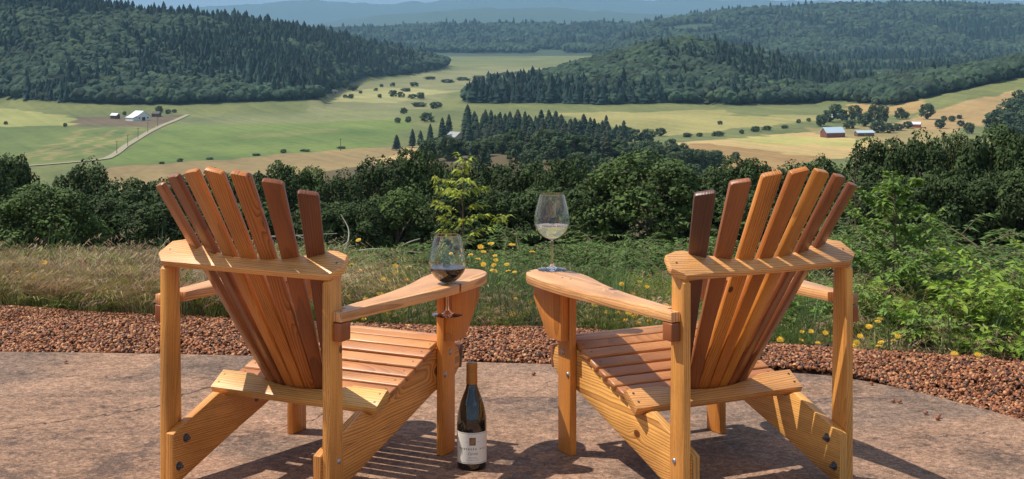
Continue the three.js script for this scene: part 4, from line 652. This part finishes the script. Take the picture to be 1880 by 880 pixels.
// ------------------------------------------------------------------ weeds, flowers, brush and saplings beyond the shells
const ground = (X, d) => land(X, d) - 0.075 * sstep(6.6, 5.6, Math.hypot(X, d)) - 0.012;
{
  const blades = (seed, n, h, spread, w, droop, head) => {
    const r = rng(seed), gb = new GB();
    for (let i = 0; i < n; i++) {
      const a = r() * 6.283, q = spread * Math.sqrt(r()), hh = h * (0.55 + r() * 0.6), lean = (0.15 + r() * droop) * hh, c = Math.cos(a + r() - 0.5), s = Math.sin(a + r() - 0.5), x = Math.cos(a) * q, z = Math.sin(a) * q, ww = w * (0.7 + r() * 0.6), t = r() * 6.283, tx = Math.cos(t) * ww, tz = Math.sin(t) * ww, k = 0.75 + r() * 0.5, col = [k, k * (0.94 + r() * 0.1), k * (0.85 + r() * 0.25)];
      const P = (f, m) => { const b = f * f; return [x + c * lean * b * 1.6 + tx * m, hh * (f - droop * 0.35 * b * f), z + s * lean * b * 1.6 + tz * m]; };
      let p0 = P(0, -1), p1 = P(0, 1);
      for (let j = 1; j <= 4; j++) { const f = j / 4, wd = 1 - 0.75 * f, q0 = P(f, -wd), q1 = P(f, wd); if (j === 4) gb.tri(p0, p1, P(1, 0), col); else gb.quad(p0, p1, q1, q0, col); p0 = q0; p1 = q1; }
      if (head) for (let j = 0; j < 9; j++) { const f = 0.7 + j * 0.035, b = P(f, 0), aa = r() * 6.283, l = 0.012 + r() * 0.016; gb.tri(b, [b[0] + Math.cos(aa) * l + c * 0.01, b[1] - l * (0.3 + droop * 0.5), b[2] + Math.sin(aa) * l + s * 0.01], [b[0] + 0.0018, b[1] + 0.004, b[2] + 0.0018], [col[0] * 1.15, col[1] * 1.05, col[2] * 0.9]); }
    }
    return gb.build();
  };
  const mat = phys({ vertexColors: true, roughness: 0.8, transmission: 0.3, thickness: 0, specularIntensity: 0.3, side: THREE.DoubleSide });
  const r = rng(404), mt = new THREE.Matrix4(), q = new THREE.Quaternion(), UPV = new THREE.Vector3(0, 1, 0), c = new THREE.Color();
  const scatter = (name, label, geos, N, where, colour, sc) => {
    const per = geos.map(() => []);
    let made = 0, guard = 0; while (made < N && guard++ < N * 30) { const X = -3.4 + r() * 6.8, far = spl(mulchFar, X), d = far - 0.03 + Math.pow(r(), 1.15) * 2.2; const k = where(X, d, d - far); if (r() > k) continue; per[Math.floor(r() * geos.length)].push([X, d]); made++; }
    per.forEach((l, gi) => {
      const im = new THREE.InstancedMesh(geos[gi], mat, l.length);
      l.forEach(([X, d], i) => { q.setFromAxisAngle(UPV, r() * 6.283); const cap = clamp((EYE - (X < -0.8 ? 0.145 : 0.1545) * d - ground(X, d)) / 0.24, 0.16, 1.25), s = Math.min(sc(X, d), cap) * ((X < -0.8 ? 0.66 : 0.5) + r() * 0.42); mt.compose(new THREE.Vector3(X, ground(X, d) - 0.01, -d), q, new THREE.Vector3(s, s * (0.85 + r() * 0.3), s)); im.setMatrixAt(i, mt); colour(c, X, d); c.multiplyScalar(0.8 + r() * 0.4); im.setColorAt(i, c); });
      im.name = numbered(name); im.castShadow = im.receiveShadow = true; scene.add(im); tag(im, label, 'grass', null, 'stuff');
    });
  };
  scatter('meadow_grass', 'green grass and weeds growing beyond the shell bed', [blades(1, 22, 0.24, 0.05, 0.0022, 0.5, false), blades(2, 18, 0.2, 0.06, 0.003, 0.7, false), blades(3, 14, 0.28, 0.03, 0.0018, 0.25, true)], 1900,
    (X, d, e) => (X > 1.25 ? 0.25 : X < -0.9 ? 0.7 : 1) * (e < 0.75 ? 1 : e < 1.1 ? 0.35 : X < -0.8 ? 0.3 : 0.1), (cc, X, d) => { const n = fbm(X * 1.2, d * 1.2, 2, 5); if (n > 0.55) cc.setRGB(0.20, 0.27, 0.06); else if (n > 0.38) cc.setRGB(0.13, 0.21, 0.05); else cc.setRGB(0.30, 0.29, 0.11); }, (X, d) => (d - spl(mulchFar, X) < 0.35 ? 0.7 : 1.0));
  scatter('dry_grass', 'dry straw coloured grass with drooping seed heads', [blades(4, 16, 0.3, 0.05, 0.0019, 1.1, true), blades(5, 14, 0.26, 0.06, 0.0022, 0.9, true)], 1450,
    (X, d, e) => (X < -0.75 ? 1 : X < 0.9 ? (e < 0.5 ? 0.5 : 0.16) : 0.08) * (e > 0.05 ? 1 : 0.5), (cc) => { const k = r(); if (k < 0.5) cc.setRGB(0.52, 0.40, 0.27); else if (k < 0.72) cc.setRGB(0.30, 0.20, 0.14); else cc.setRGB(0.34, 0.36, 0.13); }, (X) => (X < -0.8 ? 1.3 : 0.9));
  // tall thin stalks
  scatter('reed_stalks', 'thin upright green stalks among the yellow flowers', [blades(6, 9, 0.32, 0.05, 0.0024, 0.08, false)], 800, (X, d, e) => (X > -0.35 && X < 0.5 && e < 0.9 ? 1 : 0.12), (cc) => cc.setRGB(0.13, 0.20, 0.08), () => 0.95);
}
{ // yellow flowers, each on its own stalk
  const r = rng(515), petals = new GB(), N = 16;
  for (const [len, lift, off] of [[1, 0.10, 0], [0.72, 0.26, 0.5]]) for (let k = 0; k < N; k++) { const a = (k + off) / N * 6.283, c = Math.cos(a), s = Math.sin(a), w = 0.17 * len, q = 0.85 + r() * 0.3, y = lift * (0.6 + r() * 0.8), col = [0.9 + r() * 0.1, 0.9 + r() * 0.1, 1]; petals.quad([c * 0.12, 0.02, s * 0.12], [c * len * 0.6 - s * w, y * 0.7, s * len * 0.6 + c * w], [c * len * q, y, s * len * q], [c * len * 0.6 + s * w, y * 0.7, s * len * 0.6 - c * w], col); }
  const head = petals.build(), disc = new THREE.SphereGeometry(0.3, 10, 6); disc.scale(1, 0.6, 1); disc.translate(0, 0.08, 0);
  const cup = new THREE.ConeGeometry(0.4, 0.55, 9, 1, true); cup.rotateX(Math.PI); cup.translate(0, -0.2, 0);
  const yellow = phys({ color: new THREE.Color(0.80, 0.50, 0.012), vertexColors: true, roughness: 0.7, transmission: 0.25, thickness: 0, side: THREE.DoubleSide }), centre = std({ color: new THREE.Color(0.62, 0.30, 0.01), roughness: 0.9 }), stalkM = std({ color: new THREE.Color(0.10, 0.14, 0.05), roughness: 0.8, side: THREE.DoubleSide });
  const stalks = [0, 1, 2].map((k) => { const gb = new GB(), b = (k - 1) * 0.10; tubeInto(gb, [[0, 0, 0], [b * 0.4, 0.35, 0.02], [b * 0.9, 0.72, 0.03], [b, 1, 0]], 0.0016 * 4, 0.001 * 4, 5); return { g: gb.build(true), b }; });
  const spots = [[15, 483], [81, 483], [70, 496], [93, 501], [72, 508], [52, 512], [90, 522], [111, 529], [156, 523], [171, 517], [250, 497], [59, 520], [331, 506], [363, 510], [120, 505], [200, 530], [30, 500], [648, 441], [643, 473], [635, 486], [661, 497], [695, 500], [714, 502], [716, 489], [761, 490], [693, 513], [701, 517], [747, 515], [742, 526], [667, 533], [687, 540], [632, 524], [630, 545], [660, 549], [703, 575], [784, 510], [679, 592], [738, 500], [772, 528], [755, 545], [720, 530], [890, 448], [903, 448], [893, 454], [898, 463], [898, 470], [864, 468], [884, 483], [877, 486], [896, 487], [905, 497], [919, 499], [933, 498], [941, 486], [940, 450], [977, 463], [939, 542], [958, 549], [974, 554], [983, 564], [941, 577], [821, 466], [868, 476], [910, 478], [955, 500], [1141, 522], [1184, 518], [1199, 527], [1130, 535], [1163, 539], [1105, 574], [1135, 575], [1147, 577], [1155, 580], [1165, 575], [1177, 580], [1192, 590], [1183, 594], [1136, 588], [1060, 568], [1289, 537], [1212, 560], [1080, 560], [1120, 556], [1473, 610], [1501, 609], [1516, 612], [1490, 630], [1471, 625], [1434, 620], [1444, 624], [1584, 600], [1568, 618], [1616, 586], [1612, 591], [1637, 617], [1629, 626], [1606, 629], [1614, 636], [1585, 630], [1579, 635], [1784, 652], [1765, 650]];
  spots.forEach(([px, py]) => {
    let d = 6.3, X = 0, y = 0, h = 0;
    for (let k = 0; k < 60; k++) { d = spl(mulchFar, (px - CX) / FOCAL * 6.3) + 0.03 + (px < 420 ? 0.4 : 0.75) * r(); X = (px - CX) / FOCAL * d; y = ground(X, d); h = EYE - (py - HORIZON) / FOCAL * d - y; if (h > 0.07 && h < 0.45) break; }
    if (h < 0.03) { d = spl(mulchFar, X) + 0.02; X = (px - CX) / FOCAL * d; y = ground(X, d); h = Math.max(0.03, EYE - (py - HORIZON) / FOCAL * d - y); }
    const k = Math.floor(r() * 3), f = group('yellow_flower', X, y, -d), st = mesh('stalk', stalks[k].g, stalkM, f); st.scale.set(0.25, h, 0.25);
    const hd = new THREE.Group(); hd.name = 'flower_head'; f.add(hd); const m1 = mesh('petals', head, yellow, hd); mesh('centre', disc, centre, hd); mesh('cup', cup, stalkM, hd);
    const s = 0.0118 + r() * 0.005; hd.scale.set(s, s, s); hd.position.set(stalks[k].b * 0.25, h, 0); hd.rotation.set(0.15 + r() * 0.5, r() * 6, (r() - 0.5) * 0.6);
    const where = px < 420 ? 'in the dry grass beside the left chair' : px < 800 ? 'behind the left chair arm' : px < 1000 ? 'between the two wine glasses' : px < 1300 ? 'behind the right chair arm' : px < 1560 ? 'under the right chair arm' : 'before the bright green brush';
    tag(f, 'yellow daisy like flower on a thin stalk ' + where, 'flower', 'yellow wildflowers ' + where);
  });
}
// leafy brush: arching shoots from one root with leaves along them
function shoots(seed, o) {
  const r = rng(seed), lg = new GB(), wg = new GB(), p = new THREE.Vector3(), n = new THREE.Vector3(), up = new THREE.Vector3();
  const leafAt = (x, y, z, dx, dy, dz, k) => {                        // a pointed leaf of four triangles with a fold
    const L = o.leaf * (0.6 + r() * 0.7), W = L * o.wide / 2; up.set(dx, dy, dz).normalize(); n.set((r() - 0.5) * 1.6, 1, (r() - 0.5) * 1.6); n.sub(up.clone().multiplyScalar(n.dot(up))).normalize(); p.crossVectors(n, up);
    const q = (l, w, f) => [x + up.x * L * l + p.x * W * w + n.x * f * W, y + up.y * L * l + p.y * W * w + n.y * f * W - l * l * L * o.hang, z + up.z * L * l + p.z * W * w + n.z * f * W];
    const A = q(0, 0, 0), B = q(0.4, 1, 0.35), C = q(1, 0, 0), D = q(0.4, -1, 0.35), E = q(0.5, 0, 0), v = k * (0.7 + r() * 0.6), col = [v * (0.9 + r() * 0.25), v, v * (0.8 + r() * 0.4)];
    lg.tri(A, E, B, col); lg.tri(B, E, C, col); lg.tri(A, D, E, col); lg.tri(D, C, E, col);
  };
  const shoot = (x, y, z, a, el, len, rad, depth) => {
    const pts = [[x, y, z]], steps = 7; let e = el;
    for (let i = 0; i < steps; i++) { e -= o.arch * (0.6 + r() * 0.8) / steps; a += (r() - 0.5) * 0.35; x += Math.cos(a) * Math.cos(e) * len / steps; y += Math.sin(e) * len / steps; z += Math.sin(a) * Math.cos(e) * len / steps; pts.push([x, y, z]); }
    tubeInto(wg, pts, rad, rad * 0.3, 5);
    const nl = Math.round(o.leaves * len / o.len);
    for (let i = 0; i < nl; i++) { const t = 0.15 + 0.85 * (i + r()) / nl, f = t * steps, j = Math.min(steps - 1, Math.floor(f)), u = f - j, A = pts[j], B = pts[j + 1], b = a + (i % 2 ? 1 : -1) * (0.7 + r() * 0.7), up2 = (r() - 0.35) * 0.8; leafAt(lerp(A[0], B[0], u), lerp(A[1], B[1], u), lerp(A[2], B[2], u), Math.cos(b), up2, Math.sin(b), 1); }
    if (depth > 0) for (let i = 0; i < o.side; i++) { const j = 2 + Math.floor(r() * (steps - 2)), A = pts[j]; shoot(A[0], A[1], A[2], a + (r() < 0.5 ? 1 : -1) * (0.5 + r() * 0.8), e + 0.3 + r() * 0.4, len * (0.3 + r() * 0.25), rad * 0.5, depth - 1); }
  };
  for (let i = 0; i < o.n; i++) { const a = i / o.n * 6.283 + r(); shoot(Math.cos(a) * o.root * r(), -0.03, Math.sin(a) * o.root * r(), a, o.el[0] + r() * (o.el[1] - o.el[0]), o.len * (0.55 + r() * 0.6), o.rad, o.deep); }
  return { leaves: lg.build(), wood: wg.build(true) };
}
M.twig = std({ color: srgb(104, 88, 66), roughness: 1 });
{
  const mats = { bough: leafMat(0.105, 0.18, 0.04, 0.3), bright: leafMat(0.24, 0.36, 0.04, 0.4), yellow: leafMat(0.36, 0.42, 0.05, 0.4), fresh: leafMat(0.18, 0.29, 0.05, 0.4), dull: leafMat(0.09, 0.125, 0.05, 0.25) };
  const bush = (name, geo, mat, px, d, s, turn, label, cat, grp) => { const X = (px - CX) / FOCAL * d, g = group(name, X, ground(X, d), -d, turn); g.scale.setScalar(s); mesh('stems', geo.wood, M.twig, g); mesh('leaves', geo.leaves, mat, g); tag(g, label, cat, grp); return g; };
  // saplings: an upright leader with whorls of side shoots
  const sapling = (seed, o) => {
    const r = rng(seed), lg = new GB(), wg = new GB(); const res = { leaves: [], wood: [] };
    tubeInto(wg, [[0, -0.05, 0], [0.01, 0.3, 0], [-0.01, 0.7, 0.01], [0.02, 1.0, 0]], 0.011, 0.003, 6);
    const parts = [], woods2 = [wg.build(true)];
    for (let i = 0; i < o.n; i++) { const y = 0.16 + 0.8 * i / o.n, g = shoots(seed + i * 7, { n: 1, root: 0, el: [o.el, o.el + 0.35], len: o.len * (1.1 - 0.75 * (i / o.n)), rad: 0.004, deep: 1, side: o.side, arch: o.arch, leaves: o.leaves, leaf: o.leaf, wide: o.wide, hang: o.hang }); const a = i * 2.4 + r(); for (const q of [g.leaves, g.wood]) { q.rotateY(a); q.translate(0, y, 0); } parts.push(g.leaves); woods2.push(g.wood); }
    const top = shoots(seed + 999, { n: 3, root: 0, el: [1.1, 1.5], len: 0.14, rad: 0.003, deep: 0, side: 0, arch: 0.4, leaves: o.leaves * 0.6, leaf: o.leaf, wide: o.wide, hang: o.hang }); top.leaves.translate(0.02, 0.96, 0); top.wood.translate(0.02, 0.96, 0); parts.push(top.leaves); woods2.push(top.wood);
    return { leaves: mergeGeometries(parts.map((q) => (q.index ? q.toNonIndexed() : q))), wood: mergeGeometries(woods2.map((q) => (q.index ? q.toNonIndexed() : q))) };
  };
  const cherry = sapling(61, { n: 17, el: 0.35, len: 0.42, side: 2, arch: 0.5, leaves: 15, leaf: 0.075, wide: 0.42, hang: 0.5 });
  bush('young_tree', cherry, mats.yellow, 850, 12.6, 1.02, 0.4, 'yellow green sapling with drooping leaves between the two chairs', 'sapling');
  const plum = sapling(83, { n: 24, el: 0.45, len: 0.48, side: 4, arch: 0.35, leaves: 40, leaf: 0.058, wide: 0.46, hang: 0.3 });
  bush('young_tree', plum, mats.fresh, 1642, 6.75, 0.6, 1.9, 'tall leafy green sapling standing out of the brush', 'sapling');
  const alder = sapling(97, { n: 14, el: 0.5, len: 0.4, side: 2, arch: 0.4, leaves: 16, leaf: 0.045, wide: 0.5, hang: 0.3 });
  bush('young_tree', alder, mats.dull, 1570, 9.5, 0.72, 0.3, 'thin dull green sapling behind the taller leafy sapling', 'sapling');
  // fir boughs and brush
  const bough = [0, 1, 2].map((k) => shoots(300 + k, { n: 15, root: 0.15, el: [0.25, 0.85], len: 0.62, rad: 0.006, deep: 1, side: 6, arch: 0.9, leaves: 60, leaf: 0.052, wide: 0.26, hang: 0.25 }));
  const leafy = [0, 1, 2].map((k) => shoots(400 + k, { n: 16, root: 0.12, el: [0.5, 1.25], len: 0.42, rad: 0.005, deep: 1, side: 4, arch: 0.9, leaves: 26, leaf: 0.052, wide: 0.5, hang: 0.25 }));
  const at2 = 'low ' ;
  for (const [px, d, s, k, dir] of [[600, 7.9, 0.6, 0, 'left chair arm'], [660, 8.3, 0.7, 2, 'left chair arm'], [810, 8.3, 0.7, 1, 'hanging wine glass'], [870, 8.2, 0.72, 2, 'two wine glasses'], [930, 8.5, 0.8, 1, 'two wine glasses'], [1080, 8.4, 0.85, 1, 'right chair arm'], [1150, 8.3, 0.85, 0, 'right chair arm'], [1220, 8.2, 0.85, 2, 'right chair arm'], [1380, 7.6, 0.75, 0, 'right chair back'], [1290, 8.0, 0.8, 2, 'right chair back'], [690, 7.7, 0.62, 1, 'left chair arm'], [745, 8.0, 0.66, 2, 'left chair arm'], [930, 7.7, 0.66, 0, 'white wine glass'], [985, 7.5, 0.7, 1, 'white wine glass'], [1050, 7.4, 0.66, 2, 'white wine glass'], [1110, 7.5, 0.7, 0, 'right chair arm'], [1180, 7.4, 0.7, 1, 'right chair arm'], [1250, 7.4, 0.7, 2, 'right chair back'], [1330, 7.2, 0.66, 0, 'right chair back'], [470, 10.5, 0.8, 0, 'left chair'], [560, 9.6, 0.8, 1, 'left chair'], [650, 9.4, 0.9, 2, 'left chair arm'], [720, 9.0, 0.8, 0, 'left chair arm'], [780, 10.5, 0.9, 1, 'hanging wine glass'], [960, 9.6, 1.0, 2, 'white wine glass'], [1030, 9.2, 0.9, 0, 'white wine glass'], [1100, 9.4, 1.0, 1, 'right chair arm'], [1170, 9.2, 1.0, 2, 'right chair arm'], [1240, 9.0, 0.9, 0, 'right chair back'], [1330, 8.6, 0.9, 1, 'right chair back'], [1420, 8.2, 0.9, 2, 'right chair back'], [900, 11, 0.9, 0, 'two wine glasses'], [1000, 11.5, 1.0, 1, 'two wine glasses'], [260, 9.8, 0.7, 2, 'dry grass'], [140, 10, 0.7, 0, 'dry grass']])
    bush('fir_bough', bough[k], mats.bough, px, d, s * 0.8, px * 0.37, 'low spreading green fir boughs behind the ' + dir, 'fir bough', 'low fir boughs behind the weeds');
  for (const [px, d, s, k, m, w] of [[1500, 7.0, 0.85, 0, 'bough', 'b'], [1560, 7.4, 0.95, 1, 'bough', 'b'], [1690, 7.2, 1.0, 2, 'bough', 'b'], [1750, 7.6, 1.05, 0, 'bough', 'b'], [1820, 7.4, 1.0, 1, 'bough', 'b'], [1880, 7.6, 1.0, 2, 'bough', 'b'], [1610, 8.2, 1.0, 0, 'bough', 'b'], [1720, 8.6, 1.1, 1, 'bough', 'b'], [1840, 8.8, 1.1, 2, 'bough', 'b'], [1950, 7.4, 1.0, 0, 'bough', 'b'], [1440, 7.2, 0.75, 1, 'bough', 'b']])
    bush('fir_bough', bough[k], mats.bough, px, d, s, px * 0.53, 'spreading green fir boughs in the brush beside the leafy sapling', 'fir bough', 'fir boughs in the brush');
  for (const [px, d, s, k, m] of [[1600, 6.35, 0.6, 0, 'fresh'], [1680, 6.3, 0.7, 1, 'fresh'], [1745, 6.25, 0.75, 2, 'bright'], [1810, 6.2, 0.8, 0, 'bright'], [1870, 6.15, 0.9, 1, 'bright'], [1935, 6.1, 0.9, 2, 'bright'], [1850, 6.6, 1.0, 0, 'bright'], [1780, 6.7, 0.9, 1, 'fresh'], [1910, 6.7, 1.0, 2, 'bright'], [1530, 6.5, 0.6, 2, 'fresh'], [1460, 6.6, 0.5, 0, 'fresh']])
    bush('leafy_shrub', leafy[k], mats[m], px, d, s, px * 0.41, m === 'bright' ? 'bright yellow green leafy shrub overhanging the shell bed' : 'fresh green leafy shrub among the yellow flowers', 'shrub', m === 'bright' ? 'bright shrubs at the shell bed' : 'fresh green shrubs');
  // dead branches
  const deadM = std({ color: srgb(168, 158, 144), roughness: 1 });
  const dead = (label, px, py, d, pts, rad) => { const X = (px - CX) / FOCAL * d, y = EYE - (py - HORIZON) / FOCAL * d, g = group('dead_branch', X, y, -d), s = d / FOCAL; pts.forEach((line, i) => { const gb = new GB(), c = new THREE.CatmullRomCurve3(line.map(([x, yy, z]) => new THREE.Vector3((x - px) * s, -(yy - py) * s, -(z || 0)))); tubeInto(gb, c.getPoints(14).map((q) => [q.x, q.y, q.z]), rad * (i ? 0.55 : 1), rad * 0.3, 6); mesh(i ? 'twig' : 'limb', gb.build(true), deadM, g); }); tag(g, label, 'branch', 'dead branches in the brush'); };
  dead('long pale dead branch lying behind the hung wine glass', 640, 464, 8.6, [[[625, 468], [680, 463, 0.1], [730, 468, 0.15], [772, 474, 0.2]], [[690, 464, 0.1], [720, 480, 0.1], [742, 498]], [[650, 466], [672, 482, -0.05], [690, 500, -0.1]], [[720, 467, 0.15], [745, 455, 0.2], [765, 452, 0.3]]], 0.009);
  dead('curved pale dead branch rising beside the left chair rail', 636, 470, 8.4, [[[628, 470], [637, 446, 0.05], [636, 425, 0.1], [620, 400, 0.15]], [[637, 446, 0.05], [628, 452], [612, 456]]], 0.006);
  dead('thin grey dead branch between the back slats of the left chair', 540, 438, 9.4, [[[470, 436], [540, 437, 0.1], [612, 437, 0.2]], [[540, 437, 0.1], [570, 448, 0.1], [600, 456, 0.1]]], 0.007);
  dead('thin grey dead branch low behind the left chair arm', 660, 524, 7.9, [[[628, 530], [665, 524, 0.1], [705, 512, 0.2]]], 0.006);
  dead('bleached dead branch lying in the fir boughs', 1690, 492, 7.6, [[[1600, 488], [1650, 494, 0.1], [1700, 496, 0.1], [1748, 501, 0.1]], [[1640, 493, 0.1], [1665, 482, 0.15], [1688, 478, 0.2]], [[1690, 496, 0.1], [1705, 508, 0.1], [1716, 516]]], 0.007);
  dead('long fallen grey limb below the dark oaks', 1800, 470, 9.2, [[[1730, 478], [1775, 469, 0.1], [1830, 470, 0.1], [1890, 474, 0.1]]], 0.012);
  // grey boulder half hidden behind the left chair
  const bg = new THREE.IcosahedronGeometry(0.16, 4), bp = bg.attributes.position; for (let i = 0; i < bp.count; i++) { const x = bp.getX(i), y = bp.getY(i), z = bp.getZ(i), n = 0.72 + 0.5 * fbm(x * 6 + 3, y * 6 + z * 5, 3, 88) + 0.06 * vn(x * 40, y * 40 + z * 33, 89); bp.setXYZ(i, x * n, y * n * 1.15, z * n); }
  let bgeo = mergeVertices(bg.deleteAttribute('uv') && bg); bgeo.deleteAttribute('normal'); bgeo = mergeVertices(bgeo); bgeo.computeVertexNormals();
  const bd = 6.85, bX = (398 - CX) / FOCAL * bd, bo = mesh('boulder', bgeo, std({ color: srgb(142, 136, 128), roughness: 1 })); bo.position.set(bX, 0.04, -bd); tag(bo, 'grey boulder in the grass behind the left chair', 'boulder');
}
renderer.render(scene, camera);
